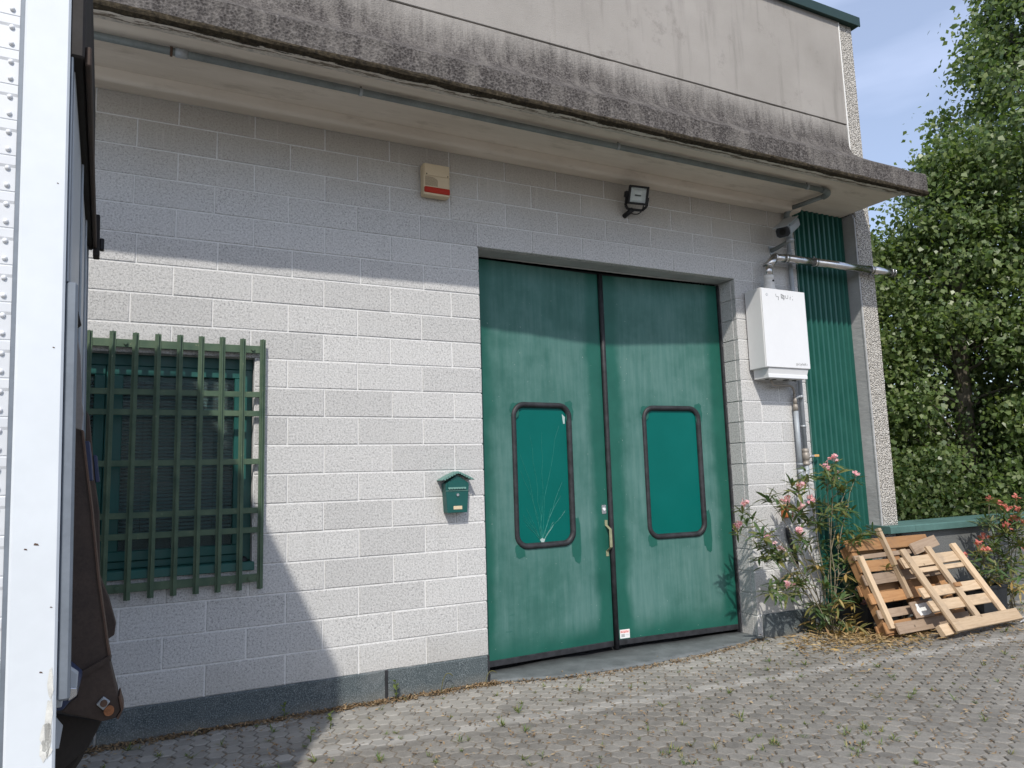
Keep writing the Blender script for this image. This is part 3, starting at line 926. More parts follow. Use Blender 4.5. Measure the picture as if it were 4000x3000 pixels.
strap([(1.266, -0.004, 1.135), (1.266, -0.004, 1.09), (1.272, -0.055, 1.055), (1.272, -0.055, 0.90), (1.266, -0.004, 0.865), (1.266, -0.004, 0.82)], 0.028, 0.005, 'brass', DL[0], 'pull_handle', M_)
# sticker on the right leaf
st = box('maker_sticker', 0.018, 0.118, -0.0022, -0.0008, 0.072 + 0.03, 0.146 + 0.03, 'paper', DR[0], 0, DR[1])
MS = DR[1] @ FACE
box('sticker_band', 0.022, 0.115, -0.003, -0.0024, 0.146, 0.172, 'ink_pink', st, 0, DR[1])
text_mesh('sticker_name', 'BorgoFer', 0.0215, 'ink_red', st, DR[1] @ Matrix.Translation((0.024, -0.0036, 0.151)) @ FACE)
for i in range(3):
    box('sticker_line', 0.03, 0.066, -0.003, -0.0024, 0.114 + i * 0.009, 0.118 + i * 0.009, 'ink', st, 0, DR[1])
for i in range(4):
    box('sticker_grid', 0.074 + i * 0.011, 0.0755 + i * 0.011, -0.003, -0.0024, 0.112, 0.140, 'pipe_grey', st, 0, DR[1])
box('sticker_grid', 0.074, 0.1085, -0.0031, -0.0025, 0.129, 0.1305, 'pipe_grey', st, 0, DR[1])

# ---- window
wf = box('window_frame', WIN[0], WIN[1], 0.09, 0.15, WIN[3] - 0.075, WIN[3], 'window_green', B, 0.003)
for nm, a in {'r': (WIN[1] - 0.055, WIN[1], WIN[2] + 0.03, WIN[3] - 0.076), 'l': (WIN[0], WIN[0] + 0.055, WIN[2] + 0.03, WIN[3] - 0.076), 'b': (WIN[0] + 0.056, WIN[1] - 0.056, WIN[2] + 0.03, WIN[2] + 0.075)}.items():
    box('frame_rail', a[0], a[1], 0.09, 0.15, a[2], a[3], 'window_green', wf, 0.003)
def sash(x0, x1):
    z0, z1 = WIN[2] + 0.077, WIN[3] - 0.078
    w = 0.062
    s = box('sash', x0, x1, 0.075, 0.135, z1 - w, z1, 'window_green', B, 0.004)
    box('sash_rail', x0, x1, 0.075, 0.135, z0, z0 + w, 'window_green', s, 0.004)
    box('sash_stile', x0, x0 + w, 0.075, 0.135, z0 + w, z1 - w, 'window_green', s, 0.004)
    box('sash_stile', x1 - w, x1, 0.075, 0.135, z0 + w, z1 - w, 'window_green', s, 0.004)
    box('pane', x0 + w - 0.004, x1 - w + 0.004, 0.10, 0.106, z0 + w - 0.004, z1 - w + 0.004, 'window_glass', s)
    # venetian blind behind the glass
    bx0, bx1 = x0 + w, x1 - w
    box('blind_head', bx0, bx1, 0.15, 0.175, z1 - w - 0.03, z1 - w, 'blind', s)
    sl = None
    z = z1 - w - 0.04
    while z > 1.25:
        o = None
        if sl is None:
            V = [(bx0, 0.150, -0.006), (bx1, 0.150, -0.006), (bx1, 0.163, 0.001), (bx0, 0.163, 0.001), (bx1, 0.172, 0.007), (bx0, 0.172, 0.007)]
            o = mesh('blind_slat', V, [(0, 1, 2, 3), (3, 2, 4, 5)], 'blind', s)
            sl = o
        else:
            o = bpy.data.objects.new('blind_slat', sl.data); link(o, s)
        o.location = (0, 0, z)
        z -= 0.024
    for t in (0.18, 0.5, 0.82):
        xx = bx0 + (bx1 - bx0) * t
        box('blind_cord', xx - 0.0015, xx + 0.0015, 0.145, 0.148, 1.25, z1 - w - 0.03, 'dark_hole', s)
    box('blind_foot', bx0, bx1, 0.15, 0.172, 1.232, 1.248, 'blind', s)
    return s
sash(-2.588, WIN[1] - 0.058)
sash(WIN[0] + 0.058, -2.628)
box('window_mullion', -2.626, -2.590, 0.088, 0.15, WIN[2] + 0.078, WIN[3] - 0.078, 'window_green', B, 0.003)
box('window_sill', WIN[0], WIN[1] + 0.012, -0.03, 0.15, WIN[2] - 0.028, WIN[2] + 0.028, 'window_green', B, 0.004)
for x0 in (WIN[1] - 0.001,):
    box('reveal_skin', x0, x0 + 0.006, 0.052, 0.15, WIN[2], WIN[3], 'block', B)
box('reveal_head', WIN[0], WIN[1], 0.052, 0.15, WIN[3] + 0.0005, WIN[3] + 0.006, 'smooth_concrete', B)
# small domed vent on the sill corner
bm = bmesh.new()
bmesh.ops.create_uvsphere(bm, u_segments=12, v_segments=8, radius=0.032, matrix=Matrix.Translation((-1.775, 0.06, WIN[2] + 0.028)))
bmesh.ops.delete(bm, geom=[v for v in bm.verts if v.co.z < WIN[2] + 0.028 - 1e-4], context='VERTS')
bmobj('sill_cap', bm, 'pot_black', B, True)

# ------------------------------------------------------------------ window grille
G = thing('window_grille', 'green painted steel bar grille bolted over the left window', 'grille', (-2.2, -0.05, 0.85))
gz0, gz1 = 0.852, 2.526
BV = [(-0.019, 0.0), (-0.019, -0.004), (-0.004, -0.005), (-0.004, -0.022), (0.004, -0.022), (0.004, -0.005), (0.019, -0.004), (0.019, 0.0)]
for i in range(15):
    x = -1.680 - 0.1305 * i
    V = [(x + a, -0.045 + b, z) for z in (gz0 + random.uniform(-.003, .003), gz1 + random.uniform(-.003, .003)) for a, b in BV]
    n = len(BV)
    F = [tuple(range(n - 1, -1, -1)), tuple(range(n, 2 * n))] + [(j, (j + 1) % n, n + (j + 1) % n, n + j) for j in range(n)]
    mesh('bar', V, F, 'grille_green', G)
for j, z in enumerate((2.455, 2.143, 2.013, 1.689, 1.364, 1.235, 0.923)):
    h = 0.026 if j in (0, 6) else 0.019
    box('cross_bar', -3.55, -1.69, -0.0445, -0.030, z - h, z + h, 'grille_green', G, 0.002)
for z in (2.455, 0.923):
    for x in (-1.745, -2.52, -3.3):
        tube('bolt', [(x, -0.058, z), (x, -0.044, z)], 0.013, 'grille_green', G, 6)
        tube('standoff', [(x, -0.031, z), (x, 0.004, z)], 0.012, 'grille_green', G, 8)

# ------------------------------------------------------------------ wall fittings
# alarm siren
S = thing('alarm_siren', 'beige alarm siren box with red strip under the canopy', 'alarm', (-0.39, 0, 3.73))
box('housing', -0.500, -0.275, -0.085, -0.001, 3.745, 4.005, 'siren_beige', S, 0.016, None, 2)
box('cover', -0.492, -0.283, -0.092, -0.084, 3.902, 3.998, 'siren_beige', S, 0.003)
for i in range(13):
    z = 3.822 + i * 0.0058
    w = 0.105 if z < 3.862 else 0.105 * math.sqrt(max(0.12, 1 - ((z - 3.862) / 0.036) ** 2 * 0.82))
    box('louvre', -0.486, -0.486 + w, -0.0858, -0.0842, z, z + 0.0020, 'louvre_brown', S)
box('beacon_lens', -0.494, -0.279, -0.096, -0.07, 3.762, 3.812, 'siren_red', S, 0.012, None, 2)
for x in (-0.475, -0.298): tube('screw', [(x, -0.094, 3.912), (x, -0.091, 3.912)], 0.005, 'dark_hole', S, 8)
# floodlight
FL = thing('floodlight', 'black square floodlight on bracket above the green doors', 'floodlight', (1.47, 0, 3.95))
R = Matrix.Translation((1.50, -0.165, 4.005)) @ Matrix.Rotation(math.radians(-24), 4, 'Z') @ Matrix.Rotation(math.radians(16), 4, 'X') @ Matrix.Rotation(math.radians(7), 4, 'Y') @ Matrix.Scale(0.86, 4)
bm = bmesh.new()
for (x0, x1, z0, z1) in ((-0.105, -0.082, -0.095, 0.095), (0.082, 0.105, -0.095, 0.095), (-0.082, 0.082, 0.075, 0.095), (-0.082, 0.082, -0.095, -0.075)):
    add_box(bm, x0, x1, -0.05, -0.005, z0, z1, 0.004)
bm.transform(R); bmobj('bezel', bm, 'black_metal', FL)
bm = bmesh.new()
vs0 = [bm.verts.new(v) for v in ((-0.1, -0.006, -0.09), (0.1, -0.006, -0.09), (0.1, -0.006, 0.09), (-0.1, -0.006, 0.09))]
vs1 = [bm.verts.new(v) for v in ((-0.055, 0.06, -0.05), (0.055, 0.06, -0.05), (0.055, 0.06, 0.05), (-0.055, 0.06, 0.05))]
bm.faces.new(vs1)
for i in range(4): bm.faces.new((vs0[i], vs0[(i + 1) % 4], vs1[(i + 1) % 4], vs1[i]))
bm.transform(R); bmobj('housing', bm, 'black_metal', FL)
V = []
for s_ in ((0.081, 0.074, -0.03), (0.045, 0.05, -0.008), (0.02, 0.02, -0.0065)):
    V += [(-s_[0], s_[2], -s_[1]), (s_[0], s_[2], -s_[1]), (s_[0], s_[2], s_[1]), (-s_[0], s_[2], s_[1])]
F = [(8, 9, 10, 11)]
for a in (0, 4):
    for i in range(4): F.append((a + i, a + (i + 1) % 4, a + 4 + (i + 1) % 4, a + 4 + i))
mesh('reflector', [R @ Vector(v) for v in V], F, 'reflector', FL)
mesh('glass', [R @ Vector(v) for v in ((-.081, -.042, -.074), (.081, -.042, -.074), (.081, -.042, .074), (-.081, -.042, .074), (-.081, -.039, -.074), (.081, -.039, -.074), (.081, -.039, .074), (-.081, -.039, .074))], [(0, 1, 2, 3), (7, 6, 5, 4), (0, 4, 5, 1), (1, 5, 6, 2), (2, 6, 7, 3), (3, 7, 4, 0)], 'glass', FL)
tube('lamp_tube', [R @ Vector((-0.03, -0.022, 0)), R @ Vector((0.03, -0.022, 0))], 0.007, 'pipe_dull', FL, 8)
box('terminal_box', -0.135, -0.1, -0.02, 0.05, -0.03, 0.035, 'black_metal', FL, 0.008, R)
strapP = [R @ Vector((-0.112, 0.0, -0.01)), R @ Vector((-0.112, 0.01, -0.11)), R @ Vector((-0.08, 0.02, -0.145)), R @ Vector((0.07, 0.02, -0.145)), R @ Vector((0.112, 0.01, -0.10)), R @ Vector((0.112, 0.0, -0.01))]
for i in range(len(strapP) - 1):
    tube('bracket_arm', [strapP[i], strapP[i + 1]], 0.013, 'black_metal', FL, 6)
tube('bracket_foot', [R @ Vector((-0.03, 0.02, -0.145)), (1.46, -0.001, 3.86)], 0.022, 'black_metal', FL, 8)
tube('supply_cable', arc(R @ Vector((0.08, 0.02, -0.09)), (1.62, -0.05, 3.86), (1.54, -0.004, 3.90), 8), 0.005, 'black_metal', FL, 6)
# letter box
MB_ = thing('letter_box', 'green house-shaped metal letter box beside the door', 'letter box', (-0.27, 0, 1.27))
prism('body', [(-0.372 + 0.022, 1.283), (-0.190, 1.283), (-0.172, 1.50), (-0.268, 1.565), (-0.375 + 0.012, 1.50)], -0.085, -0.002, 'mail_green', MB_, 0.002)
# scalloped roof
for s in (-1, 1):
    cx = -0.268
    V, F = [], []
    x_out = cx + s * 0.132
    for (yy) in (-0.110, 0.0):
        V += [(cx, yy, 1.592), (cx + s * 0.08, yy, 1.558), (x_out, yy, 1.528), (x_out, yy, 1.524), (cx + s * 0.08, yy, 1.553), (cx, yy, 1.586)]
    F = [(0, 1, 7, 6), (1, 2, 8, 7), (2, 3, 9, 8), (3, 4, 10, 9), (4, 5, 11, 10), (0, 5, 4, 1), (1, 4, 3, 2), (6, 7, 10, 11), (7, 8, 9, 10)]
    mesh('roof', V, F, 'mail_roof', MB_)
    for i in range(6):
        t = (i + 0.5) / 6
        px_, pz_ = cx + s * 0.118 * t, 1.586 - 0.056 * t
        V = [(px_ + 0.0095 * math.cos(a), -0.1105, pz_ + 0.010 * math.sin(a)) for a in [math.pi + math.pi * q / 6 for q in range(7)]] + [(px_ + 0.0095, -0.1105, pz_ + .006), (px_ - 0.0095, -0.1105, pz_ + .006)]
        mesh('roof_scallop', V, [tuple(range(9))], 'mail_roof', MB_)
fl_ = box('letter_flap', -0.345, -0.200, -0.0905, -0.0855, 1.462, 1.515, 'mail_green', MB_, 0.002)
for i in range(7):
    px_ = -0.335 + i * 0.0208
    V = [(px_ + 0.0104 * math.cos(a), -0.097, 1.466 + 0.010 * math.sin(a)) for a in [math.pi + math.pi * q / 6 for q in range(7)]] + [(px_ + 0.0104, -0.0905, 1.472), (px_ - 0.0104, -0.0905, 1.472)]
    mesh('flap_scallop', V, [tuple(range(9))], 'mail_roof', fl_)
box('door_rim', -0.362, -0.18, -0.0890, -0.0852, 1.443, 1.448, 'mail_roof', MB_, 0.0015)
tube('lock', [(-0.268, -0.095, 1.415), (-0.268, -0.085, 1.415)], 0.0105, 'chrome', MB_, 12)
box('name_plate', -0.302, -0.232, -0.0875, -0.0851, 1.307, 1.333, 'siren_beige', MB_, 0.002)

# ------------------------------------------------------------------ boiler with flue
BO = thing('wall_boiler', 'white wall-hung gas boiler beside the corrugated green sheet', 'boiler', (3.14, 0, 2.4))
BX0, BX1, BY, BZ0, BZ1 = 2.845, 3.428, -0.238, 2.497, 3.272
box('casing', BX0, BX1, BY + 0.012, -0.018, BZ0, BZ1, 'boiler_side', BO, 0.006, None, 2)
box('front_cover', BX0 + 0.004, BX1 - 0.002, BY, BY + 0.0115, BZ0 + 0.004, BZ1 - 0.004, 'boiler_white', BO, 0.005, None, 2)
box('mounting_rail', BX0 + 0.05, BX1 - 0.05, -0.019, 0.0, 3.0, 3.1, 'galvanised', BO)
# pan under the casing
V = [(BX0 + 0.035, -0.225, BZ0), (BX1 - 0.02, -0.225, BZ0), (BX1 - 0.02, -0.03, BZ0), (BX0 + 0.035, -0.03, BZ0),
     (BX0 + 0.04, -0.205, 2.405), (BX1 - 0.035, -0.205, 2.405), (BX1 - 0.035, -0.03, 2.405), (BX0 + 0.04, -0.03, 2.405)]
mesh('drip_pan', V, [(4, 5, 6, 7), (0, 1, 5, 4), (1, 2, 6, 5), (2, 3, 7, 6), (3, 0, 4, 7)][::1], 'boiler_side', BO)
box('pan_rim', BX0 + 0.037, BX1 - 0.03, -0.219, -0.206, 2.402, 2.44, 'boiler_white', BO, 0.003)
for i, x in enumerate((2.97, 3.06, 3.22, 3.33)):
    tube('pan_hole', [(x, -0.11, 2.404), (x, -0.11, 2.40)], 0.022 if i != 2 else 0.032, 'dark_hole', BO, 10)
tube('indicator', [(2.912, BY - 0.002, 3.205), (2.912, BY, 3.205)], 0.013, 'pipe_grey', BO, 10)
tube('indicator_eye', [(2.912, BY - 0.003, 3.205), (2.912, BY - 0.001, 3.205)], 0.008, 'boiler_white', BO, 10)
# half worn-off handwriting and foot lettering
def stroke(pts, w, parent, name, y):
    V, F = [], []
    for i, (a, b) in enumerate(pts):
        p_ = Vector(pts[max(i - 1, 0)]); q_ = Vector(pts[min(i + 1, len(pts) - 1)])
        t = (q_ - p_).normalized(); n_ = Vector((-t.y, t.x)) * w / 2
        V += [(a + n_.x, y, b + n_.y), (a - n_.x, y, b - n_.y)]
        if i: F.append((2 * i - 2, 2 * i - 1, 2 * i + 1, 2 * i))
    mesh(name, V, F, 'ink', parent)
yb = BY - 0.0008
ox, oz = 3.03, 3.165
for pts in ([(0, .055), (.004, .03), (.036, .028)], [(.036, .028), (.030, -.005)], [(.072, .06), (.072, .015)], [(.074, .058), (.112, .045)], [(.112, .045), (.112, .012)], [(.08, .048), (.108, .034)], [(.074, .034), (.104, .022)], [(.074, .022), (.112, .012)], [(.1, .012), (.104, 0)], [(.125, .052), (.134, .02), (.16, .022), (.164, .055)], [(.196, .05), (.2, .05)], [(.190, .035), (.190, .012)], [(.19, .035), (.2, .036)], [(.226, .05), (.23, .05)], [(.222, .022), (.226, .008)]):
    stroke([(ox + a, oz + b) for a, b in pts], 0.0045, BO, 'pen_mark', yb)
ox, oz = 3.235, 2.525
rr_ = random.Random(4)
for i in range(10):
    a = i * 0.0158
    stroke([(ox + a, oz + rr_.uniform(-.002, .006)), (ox + a + rr_.uniform(.001, .009), oz + rr_.uniform(.022, .034))], 0.0035, BO, 'foot_lettering', yb)
for i in (1, 4, 6, 7):
    stroke([(ox + i * 0.0158, oz + 0.012), (ox + i * 0.0158 + 0.012, oz + 0.018)], 0.0035, BO, 'foot_lettering', yb)
# flue
FU = thing('flue_pipe', 'stainless flue pipe bending off the boiler and running past the corner', 'flue pipe', (3.1, -0.12, 3.27))
fx, fy = 3.075, -0.125
def lathe(name, cx, cy, prof, mat, parent, seg=20):
    V, F = [], []
    for r, z in prof:
        for s in range(seg):
            a = 2 * math.pi * s / seg
            V.append((cx + r * math.cos(a), cy + r * math.sin(a), z))
    for i in range(len(prof) - 1):
        for s in range(seg): F.append((i * seg + s, i * seg + (s + 1) % seg, (i + 1) * seg + (s + 1) % seg, (i + 1) * seg + s))
    return mesh(name, V, F, mat, parent, True)
lathe('base_cone', fx, fy, [(0.082, 3.262), (0.078, 3.275), (0.058, 3.30), (0.052, 3.318), (0.052, 3.335)], 'flue_white', FU)
lathe('white_adaptor', fx, fy, [(0.047, 3.334), (0.050, 3.336), (0.050, 3.36), (0.044, 3.362), (0.044, 3.395), (0.050, 3.398), (0.050, 3.43), (0.046, 3.436), (0.042, 3.436)], 'flue_white', FU)
tube('test_plug', [(fx + 0.01, fy - 0.052, 3.375), (fx + 0.01, fy - 0.04, 3.375)], 0.009, 'dark_hole', FU, 8)
E1 = Vector((3.30, -0.150, 3.628)); END = Vector((4.80, -0.255, 3.60))
dirf = (END - E1).normalized()
RF_ = 0.042
def segs(name, pts, r, mat=None): return tube(name, pts, r, mat or 'stainless', FU, 20)
P0 = Vector((fx, fy, 3.43)); P1 = Vector((fx, fy, 3.535)); P2 = Vector((fx + 0.10, fy - 0.008, 3.628))
segs('riser', [P0, P1], RF_)
segs('mitre_elbow', [P1 - Vector((0, 0, 0.004)), P2 + Vector((0.004, 0, 0.004))], RF_ + 0.001)
segs('mitre_elbow', [P2 - Vector((0.012, 0, 0.008)), E1], RF_ + 0.0015)
for p_, d_ in ((P1, Vector((0.35, 0, 1))), (P2, Vector((1, 0, 0.4)))):
    d_ = d_.normalized(); segs('elbow_joint', [p_ - d_ * 0.01, p_ + d_ * 0.01], RF_ + 0.004)
segs('flue_run', [E1 - dirf * 0.01, E1 + dirf * 0.38], RF_)
segs('flue_run', [E1 + dirf * 0.37, E1 + dirf * 1.16], RF_ + 0.0008)
segs('flue_run', [E1 + dirf * 1.15, END], RF_)
for t in (0.0, 0.38, 1.16):
    segs('collar', [E1 + dirf * (t - 0.012), E1 + dirf * (t + 0.012)], RF_ + 0.006)
    segs('collar_bead', [E1 + dirf * (t + 0.02), E1 + dirf * (t + 0.027)], RF_ + 0.003)
tube('collar_bolt', [E1 + dirf * 0.38 + Vector((0, 0, 0.05)), E1 + dirf * 0.38 + Vector((0, 0, 0.062))], 0.006, 'chrome', FU, 6)
segs('outlet_ring', [END - dirf * 0.06, END - dirf * 0.052], RF_ + 0.003)
segs('outlet_ring', [END - dirf * 0.02, END - dirf * 0.012], RF_ + 0.003)
segs('outlet_mouth', [END - dirf * 0.002, END + dirf * 0.001], RF_ * 0.85, 'dark_hole')

# gas pipe: under the canopy, back to the wall, down past the boiler to the valve
GP = thing('gas_pipe', 'long galvanised gas pipe under the canopy dropping to a valve', 'pipe', (3.48, -0.05, 1.6))
PY, PZ = -0.565, 4.205
PR = 0.0235
tube('pipe', [(-5.0, PY, PZ), (-2.0, PY, PZ + 0.004), (0.6, PY, PZ - 0.002), (3.40, PY, PZ)], PR, 'pipe_dull', GP, 12)
tube('coupling', [(-2.30, PY, PZ + 0.003), (-2.23, PY, PZ + 0.003)], PR + 0.005, 'galvanised', GP, 12)
tube('coupling', [(-2.33, PY, PZ + 0.003), (-2.315, PY, PZ + 0.003)], PR + 0.007, 'rust_edge', GP, 12)
tube('elbow', arc((3.40, PY, PZ), (3.56, PY, PZ), (3.56, PY + 0.12, PZ - 0.004), 8), PR + 0.006, 'pipe_dull', GP, 12)
tube('pipe', [(3.56, PY + 0.10, PZ - 0.002), (3.485, -0.10, PZ - 0.012)], PR, 'pipe_dull', GP, 12)
tube('elbow', arc((3.488, -0.115, PZ - 0.010), (3.48, -0.045, PZ - 0.014), (3.48, -0.045, PZ - 0.10), 8), PR + 0.006, 'pipe_dull', GP, 12)
tube('pipe', [(3.48, -0.045, PZ - 0.09), (3.48, -0.045, 1.715)], 0.0225, 'pipe_grey', GP, 12)
for x in (-1.13, 1.02, 3.20):
    tube('clamp', [(x - 0.011, PY, PZ), (x + 0.011, PY, PZ)], PR + 0.004, 'galvanised', GP, 12)
    tube('hanger', [(x, PY, PZ + 0.02), (x + 0.004, PY, 4.25)], 0.005, 'rust_edge', GP, 6)
for z in (3.73, 1.955):
    tube('clamp', [(3.48, -0.045, z - 0.011), (3.48, -0.045, z + 0.011)], 0.0275, 'galvanised', GP, 12)
    tube('clamp_stem', [(3.48, -0.02, z), (3.48, 0.004, z)], 0.006, 'galvanised', GP, 6)
va = lathe('valve_body', 3.48, -0.045, [(0.022, 1.735), (0.034, 1.733), (0.034, 1.70), (0.030, 1.695), (0.036, 1.69), (0.036, 1.63), (0.030, 1.625), (0.030, 1.595), (0.034, 1.592), (0.034, 1.575), (0.02, 1.57)], 'valve_bronze', GP, 8)
tube('valve_stem', [(3.512, -0.05, 1.655), (3.545, -0.06, 1.655)], 0.011, 'chrome', va, 8)
box('lever', 3.53, 3.64, -0.066, -0.060, 1.652, 1.672, 'chrome', va, 0.002)
box('lever_grip', 3.578, 3.645, -0.069, -0.057, 1.65, 1.675, 'lever_yellow', va, 0.004)
tube('pipe', [(3.48, -0.045, 1.575), (3.48, -0.045, 1.50)], 0.022, 'pipe_grey', GP, 12)
tube('elbow', arc((3.48, -0.045, 1.545), (3.48, -0.045, 1.45), (3.40, -0.045, 1.455), 6), 0.027, 'pipe_grey', GP, 12)
tube('elbow', arc((3.41, -0.045, 1.455), (3.392, -0.045, 1.452), (3.392, -0.045, 1.53), 6), 0.028, 'pipe_grey', GP, 12)
tube('pipe', [(3.392, -0.045, 1.52), (3.392, -0.045, 2.12)], 0.024, 'pipe_grey', GP, 12)
tube('coupling', [(3.392, -0.045, 1.575), (3.392, -0.045, 1.59)], 0.028, 'pipe_grey', GP, 12)
tube('reducer', [(3.392, -0.045, 2.11), (3.392, -0.045, 2.155), (3.392, -0.045, 2.18)], [0.027, 0.026, 0.018], 'valve_bronze', GP, 10)
tube('tee', [(3.392, -0.045, 2.175), (3.392, -0.045, 2.25)], 0.02, 'valve_bronze', GP, 10)
tube('tee_branch', arc((3.392, -0.045, 2.225), (3.41, -0.06, 2.255), (3.44, -0.075, 2.25), 5), 0.017, 'galvanised', GP, 10)
tube('branch_plug', [(3.435, -0.073, 2.25), (3.46, -0.08, 2.248)], 0.021, 'galvanised', GP, 6)
tube('union_nut', [(3.392, -0.045, 2.25), (3.392, -0.045, 2.275)], 0.017, 'valve_bronze', GP, 6)
tube('copper_tail', [Vector((3.392, -0.045, 2.27))] + arc((3.39, -0.045, 2.29), (3.375, -0.055, 2.355), (3.30, -0.07, 2.355), 6) + arc((3.10, -0.085, 2.352), (3.045, -0.09, 2.35), (3.045, -0.09, 2.405), 6), 0.0115, 'valve_bronze', GP, 10)

# CCTV camera on an arm
CC = thing('security_camera', 'grey bullet security camera on a wall arm above the boiler', 'camera', (3.28, 0, 3.75))
prism('wall_plate', [(3.235, 3.79), (3.31, 3.785), (3.315, 3.74), (3.285, 3.685), (3.268, 3.685), (3.24, 3.73)], -0.008, 0.0, 'galvanised', CC, 0.002)
tube('arm', [(3.27, -0.008, 3.75), (3.275, -0.06, 3.752), (3.283, -0.16, 3.772), (3.288, -0.225, 3.788)], [0.026, 0.022, 0.019, 0.017], 'pipe_dull', CC, 10)
lathe('ball_joint', 3.29, -0.235, [(0.0, 3.772), (0.038, 3.774), (0.04, 3.79), (0.03, 3.806), (0.018, 3.83)], 'galvanised', CC, 14)
aim = Vector((-0.376, -0.17, -0.225)).normalized()
side = aim.cross(Vector((0, 0, 1))).normalized(); upc = side.cross(aim)
CMx = Matrix(((side.x, aim.x, upc.x, 3.225), (side.y, aim.y, upc.y, -0.275), (side.z, aim.z, upc.z, 3.900), (0, 0, 0, 1)))
box('neck', -0.014, 0.014, -0.06, -0.01, -0.10, -0.04, 'galvanised', CC, 0.003, CMx)
CMx = CMx @ Matrix.Diagonal((1.15, 1.12, 1.15, 1))
P_ = [(-0.045, 0.045), (0.045, 0.045), (0.062, 0.02), (0.062, -0.03), (0.04, -0.05), (-0.04, -0.05), (-0.062, -0.03), (-0.062, 0.02)]
def hull(name, y0, y1, s, mat, dz=0.0):
    V = [CMx @ Vector((a * s, yy, b * s + dz)) for yy in (y0, y1) for a, b in P_]
    F = [tuple(range(7, -1, -1)), tuple(range(8, 16))] + [(i, (i + 1) % 8, 8 + (i + 1) % 8, 8 + i) for i in range(8)]
    return mesh(name, V, F, mat, CC)
hull('housing', -0.15, 0.15, 1.0, 'galvanised')
hull('front_face', 0.148, 0.162, 0.9, 'rubber')
hull('rear_cap', -0.165, -0.148, 0.95, 'pipe_grey')
box('sun_shield', -0.066, 0.066, -0.16, 0.215, 0.048, 0.053, 'galvanised', CC, 0.002, CMx)
box('shield_ridge', -0.064, -0.045, -0.12, 0.125, 0.03, 0.0475, 'pipe_dull', CC, 0.002, CMx)
tube('lens', [CMx @ Vector((0, 0.16, 0)), CMx @ Vector((0, 0.17, 0))], 0.026, 'dark_hole', CC, 14)
tube('lens_rim', [CMx @ Vector((0, 0.158, 0)), CMx @ Vector((0, 0.166, 0))], 0.034, 'black_metal', CC, 14)
tube('cable', arc(CMx @ Vector((0.0, -0.14, -0.02)), (3.40, -0.15, 3.84), (3.33, -0.20, 3.79), 8), 0.004, 'black_metal', CC, 6)

# rubber threshold sheet
V, F = [], []
NX = 40
top = []
for i in range(NX + 1):
    t = i / NX
    x = -0.005 + 2.76 * t
    fy_ = -0.02 - 0.205 * math.sin(math.pi * min(1, t * 1.35 if t < 0.37 else 0.5 + (t - 0.37) * 0.79)) ** 0.8 + 0.012 * math.sin(x * 9) + random.uniform(-.006, .006)
    for j, s in enumerate((0.0, 0.12, 0.5, 1.0)):
        y = fy_ + (0.30 - fy_) * s
        z = (0.009 if j == 0 else 0.017) + 0.005 * math.sin(x * 7 + s * 3) + (0.01 if j == 0 else 0) * max(0, math.sin(x * 3.1)) + random.uniform(-.0015, .0015)
        V.append((x, y, z))
    for j, s in enumerate((0.0, 1.0)):
        V.append((x, fy_ + 0.004 + (0.30 - fy_) * s, -0.004))
for i in range(NX):
    a, b = i * 6, (i + 1) * 6
    for j in range(3): F.append((a + j, b + j, b + j + 1, a + j + 1))
    F.append((a + 4, b + 4, b, a)); F.append((a + 3, b + 3, b + 5, a + 5)); F.append((a + 5, b + 5, b + 4, a + 4))
tm = mesh('threshold_sheet', V, F, 'mat_rubber', None, True)
tag(tm, 'worn grey rubber sheet lying along the door threshold', 'mat')

# orange tin on the wall with a black hose under it (behind the oleander)
TN = thing('wall_tin', 'small orange and yellow tin fixed to wall behind the pink oleander', 'tin', (3.17, -0.04, 1.08))
box('can', 3.125, 3.225, -0.075, -0.003, 1.075, 1.185, 'tin_orange', TN, 0.012, None, 2)
box('lid', 3.12, 3.23, -0.08, -0.002, 1.186, 1.2, 'lever_yellow', TN, 0.004)
box('label', 3.155, 3.20, -0.0775, -0.0752, 1.10, 1.15, 'paper', TN)
HO = tube('black_hose', [(3.165, -0.03, 0.98), (3.175, -0.035, 0.90), (3.20, -0.04, 0.80), (3.235, -0.045, 0.70), (3.255, -0.05, 0.60)], [0.016, 0.022, 0.022, 0.02, 0.008], 'black_metal', None, 8)
tag(HO, 'short black hose hanging on the wall behind the pink oleander', 'hose')

# ------------------------------------------------------------------ low wall on the right
LW = thing('low_wall', 'low grey wall with green metal capping right of the building', 'wall', (6.5, 0, 0))
box('wall_body', 4.605, 14.0, -0.20, 0.05, 0.0, 0.872, 'grey_render', LW, 0.006)
x = 4.33
for x1 in (4.72, 6.72, 8.72, 10.7, 14.0):
    extrude_x('coping', [(-0.265, 0.862), (-0.272, 0.866), (-0.272, 0.925), (-0.262, 0.935), (0.085, 0.948), (0.09, 0.87)], x, x1 - 0.004, 'cap_dull', LW, 1)
    x = x1
